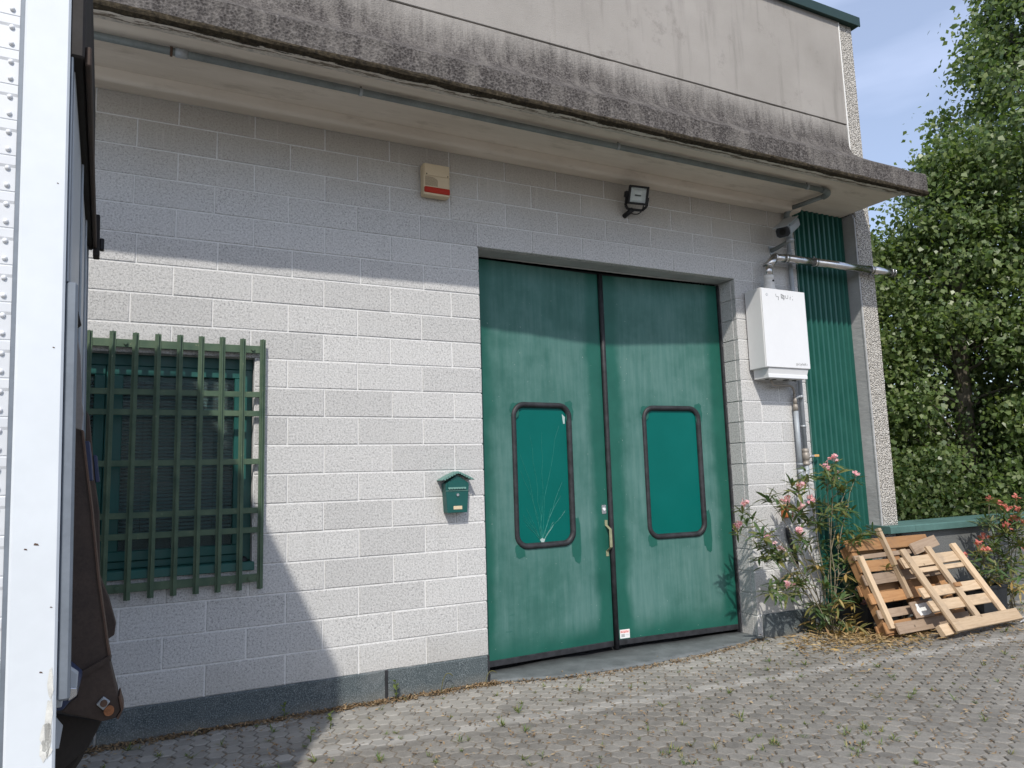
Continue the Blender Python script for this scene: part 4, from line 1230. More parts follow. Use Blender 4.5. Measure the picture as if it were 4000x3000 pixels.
# ------------------------------------------------------------------ pallets
def board(parent, name, O, U, V_, N_, a0, a1, b0, b1, c0, c1, mat, rotjit=0.006):
    """board in a leaning frame: a along U, b along V, c along N; own local axes so that grain runs along"""
    la, lb = a1 - a0, b1 - b0
    bm = bmesh.new()
    long_b = lb > la
    if long_b: add_box(bm, -lb / 2, lb / 2, -la / 2, la / 2, c0, c1, 0.003)
    else: add_box(bm, -la / 2, la / 2, -lb / 2, lb / 2, c0, c1, 0.003)
    for v in bm.verts:
        v.co += Vector((random.gauss(0, .0015), random.gauss(0, .0015), random.gauss(0, .0008)))
    o = bmobj(name, bm, mat, parent)
    Xa, Ya = (V_, -U) if long_b else (U, V_)
    m = Matrix.Identity(4)
    ctr = O + U * (a0 + a1) / 2 + V_ * (b0 + b1) / 2
    for i in range(3):
        m[i][0] = Xa[i]; m[i][1] = Ya[i]; m[i][2] = N_[i]; m[i][3] = ctr[i]
    m = m @ Matrix.Rotation(random.gauss(0, rotjit), 4, 'Z')
    o.matrix_basis = m
    return o
def frame(bl, br, tl):
    U = (Vector(br) - Vector(bl)).normalized()
    T = Vector(tl) - Vector(bl)
    V_ = (T - U * T.dot(U)).normalized()
    return Vector(bl), U, V_, U.cross(V_)       # N points to the viewer side
# brown pallet leaning on the low wall
P1_ = thing('brown_pallet', 'reddish brown wooden pallet leaning on the low wall, behind the pale one', 'pallet', (4.2, -0.6, 0))
O, U, V_, N_ = frame((3.60, -0.700, 0.035), (4.75, -0.690, 0.035), (3.66, -0.36, 0.80))
if N_.y > 0: N_ = -N_
LP = 0.845
for a in (0.06, 0.60, 1.10):
    board(P1_, 'stringer', O, U, V_, N_, a - 0.045, a + 0.045, 0.0, LP, -0.09, -0.012, 'wood_brown')
for b, h, mt in ((0.02, 0.10, 'wood_brown'), (0.15, 0.075, 'wood_grey'), (0.285, 0.10, 'wood_brown'), (0.46, 0.10, 'wood_grey'), (0.565, 0.11, 'wood_brown'), (0.70, 0.045, 'wood_grey'), (0.775, 0.11, 'wood_brown')):
    board(P1_, 'deck_board', O, U, V_, N_, -0.01 + random.uniform(-.03, .02), 1.16 + random.uniform(-.04, .04), b, b + h, -0.012, 0.008, mt, 0.008)
for b in (0.0, 0.38, 0.74):
    board(P1_, 'base_board', O, U, V_, N_, 0.0, 1.15, b, b + 0.10, -0.115, -0.092, 'wood_brown')
board(P1_, 'top_batten', O, U, V_, N_, 0.015, 0.075, 0.05, 0.72, 0.009, 0.05, 'wood_pale')
board(P1_, 'top_batten', O, U, V_, N_, 0.44, 0.485, 0.29, 0.97, 0.009, 0.055, 'wood_pale')
board(P1_, 'bottom_rail', O, U, V_, N_, 0.06, 1.12, -0.015, 0.085, 0.051, 0.072, 'wood_grey')
# loose grey offcut on top
O2, U2, V2, N2 = frame((4.42, -0.46, 0.67), (4.86, -0.41, 0.73), (4.37, -0.40, 0.80))
oc = board(None, 'loose_plank', O2, U2, V2, N2 if N2.y < 0 else -N2, 0, 0.46, 0.0, 0.11, -0.02, 0.005, 'wood_grey')
tag(oc, 'grey offcut plank lying across the top of the brown pallet', 'plank')
# white painted board in front of brown pallet
pb = thing('painted_board', 'short board with worn white paint resting on the brown pallet', 'board', (4.15, -0.7, 0.2))
board(pb, 'panel', O, U, V_, N_, 0.345, 0.61, 0.09, 0.24, 0.075, 0.09, 'wood_grey', 0.0)
k = NB('flaked_white', 0.8, 0.2)
k.color(k.ramp(k.noise(70, 4), [(0.35, (0.62, 0.64, 0.63)), (0.7, (0.78, 0.8, 0.8))]))
NP = 26
rr_ = random.Random(9)
Vp = []
for i in range(NP):
    t = 2 * math.pi * i / NP
    a = 0.490 + 0.106 * math.copysign(abs(math.cos(t)) ** .5, math.cos(t)) * rr_.uniform(.78, 1.04)
    b = 0.163 + 0.062 * math.copysign(abs(math.sin(t)) ** .5, math.sin(t)) * rr_.uniform(.78, 1.04)
    Vp.append(O + U * a + V_ * b + N_ * 0.0922)
mesh('paint_patch', Vp, [tuple(range(NP))], 'flaked_white', pb)
# pale pallet frame in front
P2_ = thing('pale_pallet', 'pale wooden pallet frame leaning in front of the brown pallet', 'pallet', (4.6, -0.95, 0))
O, U, V_, N_ = frame((4.07, -1.010, 0.045), (5.05, -0.955, 0.045), (4.10, -0.54, 0.72))
if N_.y > 0: N_ = -N_
LP = 0.83
for a, w in ((0.06, 0.085), (0.46, 0.08), (0.90, 0.085)):
    board(P2_, 'stringer', O, U, V_, N_, a - w / 2, a + w / 2, 0.03, LP + 0.01, 0.0, 0.028, 'wood_pale', 0.012)
    board(P2_, 'stringer_edge', O, U, V_, N_, a + w / 2 - 0.02, a + w / 2 + 0.004, 0.05, LP, -0.045, -0.001, 'wood_pale', 0.006)
board(P2_, 'foot_board', O, U, V_, N_, -0.02, 1.06, 0.0, 0.105, 0.029, 0.052, 'wood_pale', 0.01)
board(P2_, 'foot_board', O, U, V_, N_, -0.14, 0.10, 0.01, 0.11, -0.05, -0.002, 'wood_pale', 0.01)
for b, h, a0, a1 in ((0.665, 0.105, -0.03, 0.93), (0.60, 0.045, 0.02, 0.92), (0.36, 0.095, -0.06, 0.94), (0.22, 0.10, -0.06, 0.93)):
    board(P2_, 'cross_board', O, U, V_, N_, a0, a1, b, b + h, -0.028, -0.0015, 'wood_pale', 0.012)
board(P2_, 'splinter', O, U, V_, N_, 0.42, 0.52, 0.40, 0.44, 0.029, 0.045, 'wood_brown', 0.3)

# black planter tub
PT = thing('black_planter', 'square black plastic tub standing by the low wall behind the pallets', 'planter', (5.28, -0.5, 0))
bm = bmesh.new()
def frus(bm, x0, x1, y0, y1, z0, z1, ins):
    a = [bm.verts.new(v) for v in ((x0 + ins, y0 + ins, z0), (x1 - ins, y0 + ins, z0), (x1 - ins, y1 - ins, z0), (x0 + ins, y1 - ins, z0))]
    b = [bm.verts.new(v) for v in ((x0, y0, z1), (x1, y0, z1), (x1, y1, z1), (x0, y1, z1))]
    bm.faces.new(a[::-1])
    for i in range(4): bm.faces.new((a[i], a[(i + 1) % 4], b[(i + 1) % 4], b[i]))
    return b
t1 = frus(bm, 5.09, 5.50, -0.66, -0.27, 0.0, 0.31, 0.02)
t2 = frus(bm, 5.11, 5.48, -0.64, -0.29, 0.1, 0.309, 0.01)
bmobj('tub', bm, 'pot_black', PT)
for (x0, x1, y0, y1) in ((5.085, 5.505, -0.668, -0.64), (5.085, 5.505, -0.29, -0.262), (5.085, 5.112, -0.64, -0.29), (5.478, 5.505, -0.64, -0.29)):
    box('rim', x0, x1, y0, y1, 0.288, 0.318, 'pot_black', PT, 0.004)
box('soil', 5.11, 5.48, -0.64, -0.29, 0.22, 0.265, 'joint_soil', PT)
tube('handle', arc((5.10, -0.62, 0.31), (5.06, -0.55, 0.42), (5.10, -0.46, 0.31), 8), 0.006, 'pipe_grey', PT, 6)
# dark tub half hidden beneath the oleander
DT = thing('dark_tub', 'black tub hidden under the oleander beside the brown pallet', 'tub', (3.95, -0.3, 0))
bm = bmesh.new(); frus(bm, 3.70, 4.22, -0.42, -0.06, 0.0, 0.25, 0.03); frus(bm, 3.72, 4.20, -0.40, -0.08, 0.03, 0.249, 0.03)
bmobj('tub', bm, 'pot_black', DT)
box('rim', 3.695, 4.225, -0.428, -0.40, 0.235, 0.26, 'pot_black', DT, 0.004)
# grey cable loops on the ground
cb_ = tube('loose_cable', [Vector((5.2 + 0.30 * t + 0.10 * math.sin(9 * t), -0.92 + 0.22 * math.cos(11 * t) * t, 0.012 + 0.02 * abs(math.sin(7 * t)))) for t in [i / 40 for i in range(41)]], 0.007, 'cable_grey', None, 6)
tag(cb_, 'loop of grey cable lying on the ground right of the pallets', 'cable')

# ------------------------------------------------------------------ the lorry on the left
TR = thing('parked_lorry', 'white box lorry parked at the left edge with folded tail lift', 'lorry', (-2.64, -3.0, 0))
R0 = Vector((-2.5874, -3.0, 0)); eR = Vector((-0.03, 1, 0)).normalized(); fR = Vector((-eR.y, eR.x, 0))
TM = Matrix(((fR.x, eR.x, -0.0219, R0.x), (fR.y, eR.y, 0, R0.y), (0, 0, 1, 0), (0, 0, 0, 1)))   # a forward (left), b across, z
TMs = TM
HT = 3.50
def tbox(name, a0, a1, b0, b1, z0, z1, mat, bevel=0.0, parent=None): return box(name, a0, a1, b0, b1, z0, z1, mat, parent or TR, bevel, TM)
tbox('body', 0.03, 6.0, 0.012, 1.95, 0.78, HT - 0.02, 'truck_panel')
cpst = tbox('corner_post', 0.0, 0.110, -0.012, 0.03, 0.55, HT, 'truck_white', 0.006)
for z_, w_, h_ in ((0.93, 0.02, 0.10), (0.90, 0.03, 0.05), (1.03, 0.016, 0.05), (0.87, 0.035, 0.03)):
    rr2 = random.Random(int(z_ * 1000))
    Pn = [TM @ Vector((0.004 + w_ * 0.5 + w_ * 0.5 * math.cos(t) * rr2.uniform(.5, 1), -0.0132, z_ + h_ * math.sin(t) * rr2.uniform(.5, 1))) for t in [i * 0.449 for i in range(14)]]
    mesh('peeled_paint', Pn, [tuple(range(14))], 'peel', cpst)
for a_, z_, w_ in ((0.02, 1.9, 0.006), (0.045, 1.38, 0.012), (0.012, 1.22, 0.006), (0.07, 1.37, 0.008), (0.03, 1.06, 0.008), (0.02, 2.36, 0.005)):
    mesh('paint_chip', [TM @ Vector((a_ + w_ * c_, -0.0131, z_ + w_ * 0.6 * s_)) for c_, s_ in ((0, 0), (1, .3), (.8, 1), (.2, .7))], [(0, 1, 2, 3)], 'rust_edge', cpst)
tbox('post_gap', 0.1105, 0.121, -0.004, 0.03, 0.55, HT, 'truck_post')
z = 0.80
rv = None
while z < HT - 0.1:
    pl = [(0, 0.0), (-0.002, 0.003), (-0.002, 0.068), (-0.0045, 0.076), (-0.0045, 0.098), (-0.002, 0.1012), (0.02, 0.1012), (0.02, 0.0)]
    V = [TM @ Vector((a, b, z + q)) for a in (0.1215, 6.0) for b, q in [(p_[0], p_[1]) for p_ in pl]]
    n = len(pl)
    F = [tuple(range(n)), tuple(range(2 * n - 1, n - 1, -1))] + [(j, n + j, n + (j + 1) % n, (j + 1) % n) for j in range(n)]
    sp2_ = mesh('side_plank', V, F, 'truck_panel', TR)
    for dz in (0.018, 0.068 - 0.002):
        if rv is None:
            bm = bmesh.new()
            bmesh.ops.create_uvsphere(bm, u_segments=10, v_segments=6, radius=0.0068)
            me = bpy.data.meshes.new('rivet'); bm.to_mesh(me); bm.free(); me.materials.append(MAT['rivet_metal'])
            me.polygons.foreach_set('use_smooth', [True] * len(me.polygons)); rv = me
        o = bpy.data.objects.new('rivet', rv)
        o.location = TM @ Vector((0.140, -0.0035, z + dz))
        link(o, TR)
    z += 0.1015
tbox('roof_rail', 0.0, 6.0, -0.012, 1.95, HT, HT + 0.02, 'truck_white', 0.004)
# grey steel post edge at the rear corner
tbox('rear_post', -0.030, -0.001, 0.002, 0.06, 0.98, 2.09, 'truck_post', 0.006)
tbox('rear_post_upper', -0.008, -0.001, 0.004, 0.05, 2.09, 2.75, 'truck_post', 0.002)
tbox('far_post', -0.016, 0.03, 1.88, 1.95, 0.7, HT, 'truck_post', 0.004)
tbox('rear_door', -0.010, 0.03, 0.07, 1.88, 0.95, 2.74, 'truck_rear', 0.002)
for b in (0.75, 1.40):
    tbox('door_strip', -0.018, -0.0105, b, b + 0.03, 0.96, 2.73, 'pipe_grey', 0.002)
tbox('door_header', -0.035, 0.03, 0.0, 1.95, 2.75, HT, 'truck_black', 0.006)
tbox('header_seal', -0.052, -0.036, 0.02, 1.93, 2.74, 2.80, 'rust_arm', 0.004)
tbox('far_hinge', -0.065, -0.035, 1.87, 1.94, 2.70, 2.92, 'truck_black', 0.004)
tbox('far_lamp', -0.085, -0.065, 1.88, 1.92, 2.74, 2.80, 'black_metal', 0.004)
def outline(name, poly, y, th, mat, bevel=0.0, parent=None):
    return prism(name, poly, y, y + th, mat, parent or TR, bevel)
A1U = [(-2.631, 1.727), (-2.605, 1.714), (-2.582, 1.549), (-2.568, 1.451), (-2.543, 1.248), (-2.509, 1.03), (-2.502, 0.994), (-2.56, 0.962), (-2.577, 0.962), (-2.612, 0.994), (-2.619, 1.254), (-2.624, 1.453)]
A1L = [(-2.502, 0.993), (-2.472, 0.877), (-2.461, 0.829), (-2.474, 0.808), (-2.512, 0.803), (-2.626, 0.849), (-2.622, 0.852), (-2.601, 0.876), (-2.584, 0.887), (-2.585, 0.941), (-2.56, 0.961)]
am = outline('lift_arm', A1U, -2.55, 0.07, 'rust_arm')
outline('arm_flange', [(-2.605, 1.714), (-2.600, 1.714), (-2.563, 1.451), (-2.538, 1.248), (-2.504, 1.03), (-2.497, 0.994), (-2.503, 0.994), (-2.543, 1.248), (-2.568, 1.451)], -2.556, 0.082, 'rust_edge', parent=am)
al = outline('lift_knuckle', A1L, -2.56, 0.09, 'rust_arm', 0.003)
outline('knuckle_web', [(-2.50, 1.000), (-2.494, 0.985), (-2.56, 0.950), (-2.575, 0.945), (-2.58, 0.96)], -2.566, 0.08, 'rust_arm')
outline('knuckle_rim', [(-2.470, 0.873), (-2.466, 0.878), (-2.454, 0.835), (-2.468, 0.803), (-2.474, 0.808), (-2.461, 0.829)], -2.566, 0.1, 'rust_edge')
pp = outline('pin_plate', [(-2.512, 0.88), (-2.492, 0.862), (-2.51, 0.838), (-2.531, 0.859)], -2.572, 0.012, 'galvanised', 0.002)
tube('pivot_pin', [(-2.495, -2.575, 0.835), (-2.495, -2.55, 0.835)], 0.0145, 'rust_pin', al, 14)
tube('lock_pin', [(-2.510, -2.582, 0.861), (-2.510, -2.56, 0.861)], 0.010, 'rust_edge', al, 12)
a2 = outline('lift_arm', [(-2.659, 1.903), (-2.648, 1.881), (-2.636, 1.783), (-2.612, 1.566), (-2.589, 1.421), (-2.576, 1.126), (-2.534, 1.017), (-2.501, 0.898), (-2.505, 0.852), (-2.533, 0.834), (-2.6, 0.837), (-2.65, 1.423)], -1.27, 0.08, 'rust_arm', 0.003)
outline('buffer_pad', [(-2.598, 1.681), (-2.584, 1.682), (-2.577, 1.633), (-2.569, 1.552), (-2.584, 1.55)], -2.5, 0.08, 'pad_blue', 0.002)
outline('buffer_pad', [(-2.623, 1.69), (-2.609, 1.689), (-2.593, 1.563), (-2.609, 1.561)], -1.25, 0.08, 'pad_blue', 0.002)
# crumpled canvas flap
FLP = [(-2.632, 2.016), (-2.617, 1.995), (-2.605, 1.93), (-2.599, 1.849), (-2.596, 1.789), (-2.590, 1.748), (-2.593, 1.699), (-2.610, 1.705), (-2.625, 1.723), (-2.622, 1.753), (-2.624, 1.809), (-2.630, 1.915)]
outline('canvas_flap', FLP, -2.75, 0.012, 'canvas', 0.002)
outline('canvas_flap', [(-2.628, 2.079), (-2.617, 2.071), (-2.603, 2.011), (-2.614, 2.001), (-2.625, 2.039)], -2.8, 0.02, 'truck_black', 0.002)
outline('rear_bumper', [(-2.628, 1.008), (-2.601, 1.005), (-2.571, 0.974), (-2.57, 0.955), (-2.585, 0.945), (-2.603, 0.923), (-2.628, 0.923)], -2.85, 0.25, 'pad_blue', 0.003)
outline('bumper_bracket', [(-2.596, 1.038), (-2.57, 1.016), (-2.572, 0.968), (-2.603, 0.993)], -2.853, 0.03, 'truck_rear', 0.002)
outline('tail_lamp', [(-2.592, 0.983), (-2.57, 0.979), (-2.57, 0.959), (-2.590, 0.947)], -2.862, 0.02, 'chrome', 0.002)
outline('mud_flap', [(-2.628, 0.902), (-2.604, 0.868), (-2.611, 0.811), (-2.628, 0.812)], -2.8, 0.01, 'truck_rear')
outline('lift_beam', [(-2.66, 0.825), (-2.515, 0.778), (-2.551, 0.70), (-2.68, 0.60)], -2.45, 1.2, 'truck_black', 0.004)
# roller wheel at the foot of lift
V, F = [], []
for yy in (-2.36, -2.34, -2.24, -2.22):
    rr3 = 0.125 if yy in (-2.36, -2.22) else 0.14
    for s in range(28):
        t = 2 * math.pi * s / 28
        V.append((-2.698 + rr3 * math.cos(t), yy, 0.70 + rr3 * math.sin(t)))
for r_i in range(3):
    for s in range(28): F.append((r_i * 28 + s, r_i * 28 + (s + 1) % 28, (r_i + 1) * 28 + (s + 1) % 28, (r_i + 1) * 28 + s))
F += [tuple(range(27, -1, -1)), tuple(range(84, 112))]
mesh('roller', V, F, 'truck_black', TR)
# road wheels and chassis further forward (outside the frame)
tbox('chassis_rail', 0.2, 6.2, 0.7, 0.85, 0.6, 0.8, 'truck_black'); tbox('chassis_rail', 0.2, 6.2, 1.3, 1.45, 0.6, 0.8, 'truck_black')
def wheel(a, b0, b1):
    V, F = [], []
    for bb, r in ((b0, 0.36), (b0 + 0.03, 0.42), (b1 - 0.03, 0.42), (b1, 0.36)):
        for s in range(28):
            t = 2 * math.pi * s / 28
            V.append(TM @ Vector((a + r * math.cos(t), bb, 0.425 + r * math.sin(t))))
    for i in range(3):
        for s in range(28): F.append((i * 28 + s, i * 28 + (s + 1) % 28, (i + 1) * 28 + (s + 1) % 28, (i + 1) * 28 + s))
    F += [tuple(range(27, -1, -1)), tuple(range(84, 112))]
    mesh('wheel', V, F, 'rubber', TR)
for a in (1.9, 5.3):
    wheel(a, 0.06, 0.34); wheel(a, 1.64, 1.92)

# ------------------------------------------------------------------ vegetation
def leaf_soup(name, C, T, Nn, L, W, mat, parent, kite=0.42, fold=0.12, kind=None):
    """many small folded leaves: centre-base C, direction T, normal N, length L, width W (arrays)"""
    C = np.asarray(C, float); n = len(C)
    T = T / np.linalg.norm(T, axis=1, keepdims=True)
    Nn = Nn - T * (Nn * T).sum(1, keepdims=True)
    Nn /= np.linalg.norm(Nn, axis=1, keepdims=True) + 1e-9
    S = np.cross(T, Nn)
    L = np.asarray(L).reshape(-1, 1); W = np.asarray(W).reshape(-1, 1)
    tip = C + T * L
    mid = C + T * L * kite
    l = mid + S * W / 2 + Nn * W * fold
    r = mid - S * W / 2 + Nn * W * fold
    V = np.stack([C, l, tip, r], 1).reshape(-1, 3)
    idx = np.arange(n) * 4
    F = np.stack([idx, idx + 1, idx + 2, idx + 3], 1)
    me = bpy.data.meshes.new(name)
    me.vertices.add(len(V)); me.vertices.foreach_set('co', V.ravel())
    me.loops.add(n * 4); me.loops.foreach_set('vertex_index', F.ravel().astype(np.int32))
    me.polygons.add(n); me.polygons.foreach_set('loop_start', (idx).astype(np.int32))
    me.polygons.foreach_set('loop_total', np.full(n, 4, np.int32))
    me.update(calc_edges=True); me.validate()
    me.materials.append(MAT[mat])
    o = bpy.data.objects.new(name, me)
    link(o, parent)
    if kind: o['kind'] = kind
    return o

def unit(n):
    v = RNG.normal(size=(n, 3)); return v / np.linalg.norm(v, axis=1, keepdims=True)

def poplar(name, label, base, height, rad, z_lo, nclump, per, mat, leafsize=0.075, lean=(0, 0)):
    t = thing(name, label, 'tree', base, 'trees beyond the low wall')
    b = Vector(base)
    top = b + Vector((lean[0], lean[1], height))
    pts = [b + (top - b) * s + Vector((math.sin(s * 5 + base[0]) * 0.12, math.cos(s * 4) * 0.1, 0)) for s in [i / 9 for i in range(10)]]
    tube('trunk', pts, [0.17 * (1 - 0.9 * i / 9) + 0.01 for i in range(10)], 'bark', t, 8)
    C, T, Nn, L = [], [], [], []
    for i in range(nclump):
        s = (z_lo + (height - z_lo) * RNG.uniform(0, 1) ** 0.95) / height
        ax = b + (top - b) * s
        prof = rad * 1.1 * math.sin(math.pi * min(0.985, 0.26 + 0.71 * (s * height - z_lo) / (height - z_lo)))
        an = RNG.uniform(0, 2 * math.pi)
        rr = prof * math.sqrt(RNG.uniform(0.25, 1.0))
        c = np.array([ax.x + math.cos(an) * rr, ax.y + math.sin(an) * rr, ax.z + RNG.normal(0, 0.15)])
        # twig carrying the clump
        if i % 3 == 0:
            s0 = max(0.03, s - 0.10)
            p0 = b + (top - b) * s0
            mid_ = (p0 + Vector(c)) / 2 + Vector((0, 0, -0.05))
            V, F = tube_data([p0, mid_, Vector(c)], [0.028, 0.016, 0.004], 5, False)
            limbs_V.extend([len(limbs_V) * 0 + 0] * 0)
            off = len(LV); LV.extend(V); LF.extend([tuple(q + off for q in f) for f in F])
        m = int(per * RNG.uniform(0.5, 1.5))
        sg = np.array([0.19, 0.19, 0.13]) * RNG.uniform(0.7, 1.3)
        pc = c + RNG.normal(size=(m, 3)) * sg
        out = np.array([math.cos(an), math.sin(an), 0.25])
        C.append(pc)
        T.append(unit(m) * 0.8 + np.array([0, 0, -0.75]) + out * 0.35)
        Nn.append(unit(m) * 1.1 + out * 0.35 + np.array([-0.1, -0.2, 0.55]))
        L.append(RNG.uniform(0.5, 1.2, m) * leafsize)
    C = np.concatenate(C); T = np.concatenate(T); Nn = np.concatenate(Nn); L = np.concatenate(L)
    leaf_soup('crown', C, T, Nn, L, L * RNG.uniform(0.75, 0.98, len(L)), mat, t, 0.36, 0.10, 'stuff')
    return t
limbs_V = []
def grow(*a, **kw):
    global LV, LF
    LV, LF = [], []
    t = poplar(*a, **kw)
    mesh('limbs', LV, LF, 'bark', t, True)
    return t
grow('poplar_tree', 'tall pale green poplar tree at the right edge reaching the top', (9.5, 0.0, 0), 10.2, 1.9, 0.8, 500, 190, 'poplar_leaf', 0.085)
grow('poplar_tree', 'shorter poplar tree just right of the building corner', (6.9, 2.1, 0), 4.9, 1.0, 0.6, 150, 190, 'poplar_leaf', 0.08, (0.1, 0))
grow('poplar_tree', 'poplar tree standing between the corner one and the tall one', (7.9, 1.1, 0), 6.2, 1.25, 0.7, 215, 190, 'poplar_leaf', 0.08, (0.3, 0.0))
grow('poplar_tree', 'poplar tree in the back row, leaves darkened to suggest deep shade', (10.4, 3.4, 0), 5.6, 2.3, 0.4, 170, 140, 'poplar_leaf_shade', 0.09)

# dense undergrowth hedge behind the low wall
def hedge():
    n = 34000
    x = RNG.uniform(4.9, 13.5, n); y = RNG.uniform(0.35, 2.2, n)
    h = 1.9 + 0.5 * np.sin(x * 1.7) + 0.35 * np.sin(x * 4.1 + y * 2)
    z = RNG.uniform(0.05, 1, n) ** 0.8 * h
    C = np.stack([x, y, z], 1)
    T = unit(n) * 0.8 + np.array([-0.1, -0.2, -0.6])
    Nn = unit(n) * 1.1 + np.array([-0.1, -0.2, 0.6])
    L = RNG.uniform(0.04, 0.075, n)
    return leaf_soup('hedge', C, T, Nn, L, L * 0.8, 'poplar_leaf_shade', None, 0.4, 0.1, 'stuff')  # undergrowth shade is put into the leaf colour
hd = hedge()
tag(hd, 'dense undergrowth massed behind the low wall, darkened to suggest shade')
del hd['label']
tag(hd, 'dense green undergrowth behind the low capped wall, darkened to suggest shade', 'undergrowth')

# oleanders: stems, leaf sprays, flower heads
SPR = []
def spray_mesh(nleaf, mat, droop):
    V, F = [], []
    for i in range(nleaf):
        an = i * 2.4 + random.uniform(-.3, .3)
        el = random.uniform(-0.1, 1.05) - droop
        d = Vector((math.cos(an) * math.cos(el), math.sin(an) * math.cos(el), math.sin(el)))
        s = d.cross(Vector((0, 0, 1)))
        s = s.normalized() if s.length > 1e-3 else Vector((1, 0, 0))
        nn = s.cross(d)
        L = random.uniform(0.075, 0.125); W = random.uniform(0.016, 0.025)
        st_ = Vector((0, 0, random.uniform(-0.05, 0.01)))
        b = len(V)
        for t, w in ((0.0, 0.12), (0.3, 0.9), (0.6, 0.95), (0.85, 0.5), (1.0, 0.02)):
            p = st_ + d * L * t - Vector((0, 0, 1)) * (L * 0.22 * t * t) 
            V += [p + s * W * w / 2 + nn * W * 0.15 * w, p, p - s * W * w / 2 + nn * W * 0.15 * w]
        for j in range(4):
            for q in (0, 1):
                F.append((b + j * 3 + q, b + j * 3 + q + 1, b + j * 3 + 4 + q, b + j * 3 + 3 + q))
    me = bpy.data.meshes.new('leaf_spray'); me.from_pydata([tuple(v) for v in V], [], F); me.materials.append(MAT[mat])
    me.polygons.foreach_set('use_smooth', [True] * len(me.polygons)); me.update()
    return me
SPR_G = [spray_mesh(random.randint(9, 15), 'oleander_leaf', random.choice((0, .1, .35))) for _ in range(9)]
SPR_D = [spray_mesh(random.randint(7, 11), 'oleander_dry', 0.6) for _ in range(3)]
def flower_mesh(mat):
    V, F = [], []
    for i in range(random.randint(7, 12)):
        c = Vector((random.gauss(0, .019), random.gauss(0, .019), random.gauss(.02, .014)))
        ax = (Vector((random.gauss(0, .6), random.gauss(0, .6) - 0.4, 0.8))).normalized()
        s = ax.cross(Vector((1, 0, 0.1))).normalized(); q = ax.cross(s)
        b = len(V)
        V += [Vector((0, 0, -.02)), c, c + Vector((.002, .002, 0))]
        F.append((b, b + 1, b + 2))
        for p in range(5):
            a = p * 2 * math.pi / 5
            d = s * math.cos(a) + q * math.sin(a); e = ax.cross(d)
            L = random.uniform(.014, .020)
            b = len(V)
            V += [c, c + d * L * .6 + e * L * .38 + ax * .005, c + d * L + ax * .002, c + d * L * .6 - e * L * .38 + ax * .005]
            F.append((b, b + 1, b + 2, b + 3))
    me = bpy.data.meshes.new('flower_head'); me.from_pydata([tuple(v) for v in V], [], F); me.materials.append(MAT[mat]); me.update()
    return me
FLP_ = [flower_mesh('petal_pink') for _ in range(4)]
FLR_ = [flower_mesh('petal_red') for _ in range(4)]
def oleander(name, label, base, tips, flowers, fmesh, dry_below, spread):
    t = thing(name, label, 'shrub', base, 'oleander shrubs by the walls')
    b = Vector(base)
    allt = [(Vector(p), 0) for p in tips] + [(Vector(p), 1) for p in flowers]
    order = sorted(allt, key=lambda q: -((q[0] - b).length + random.uniform(0, .3)))
    paths = []
    for n_, (p, isf) in enumerate(order):
        main = n_ < 10
        src = None
        if not main:
            best = None
            for pa in paths:
                for q in pa[1:7]:
                    if q.z < p.z - 0.03:
                        dd = (q - p).length
                        if best is None or dd < best: best, src = dd, q
        b0 = src if src is not None else b + Vector((random.gauss(0, spread), random.gauss(0, spread * 0.6), 0))
        d = p - b0
        c = b0 + Vector((d.x * 0.35, d.y * 0.5, d.z * 0.7))
        c.z = max(c.z, 0.03)
        pts = arc(b0, c, p, 7)
        for i in range(1, 7): pts[i] += Vector((random.gauss(0, .008), random.gauss(0, .008), 0))
        r0 = 0.0065 if main else 0.0036
        if main: paths.append(pts)
        tube('stem', pts, [r0 * (1 - 0.65 * i / 7) for i in range(8)], 'stem', t, 5)
        k_ = random.choice((1, 2, 2))
        for q in range(k_):
            dry = (p.z < dry_below and random.random() < 0.28) or random.random() < 0.05
            o = bpy.data.objects.new('leaf_spray', random.choice(SPR_D if dry else SPR_G))
            o.location = p if q == 0 else pts[6 - q] + Vector((random.gauss(0, .035), random.gauss(0, .03), random.gauss(0, .02)))
            sc = random.uniform(1.05, 1.5)
            o.scale = (sc, sc, sc)
            o.rotation_euler = (random.gauss(0.15, .3), random.gauss(0, .3), random.uniform(0, 6.28))
            link(o, t)
        if isf:
            o = bpy.data.objects.new('flower_head', random.choice(fmesh))
            o.location = p + Vector((0, -0.01, 0.03))
            o.rotation_euler = (random.gauss(0.2, .2), 0, random.uniform(0, 6.28))
            s_ = random.uniform(1.05, 1.5); o.scale = (s_, s_, s_)
            link(o, t)
    return t
OF1 = [(3.4, -0.43, 1.58), (3.35, -0.39, 1.5), (3.91, -0.25, 1.43), (3.58, -0.3, 1.4), (2.92, -0.43, 1.33), (2.86, -0.34, 1.21), (3.2, -0.33, 1.21), (2.26, -0.41, 1.2), (2.3, -0.27, 1.0), (2.91, -0.42, 0.93), (2.57, -0.35, 0.91), (2.73, -0.32, 0.78), (2.77, -0.34, 0.47), (3.72, -0.3, 0.29), (3.81, -0.27, 0.19), (3.14, -0.21, 1.12)]
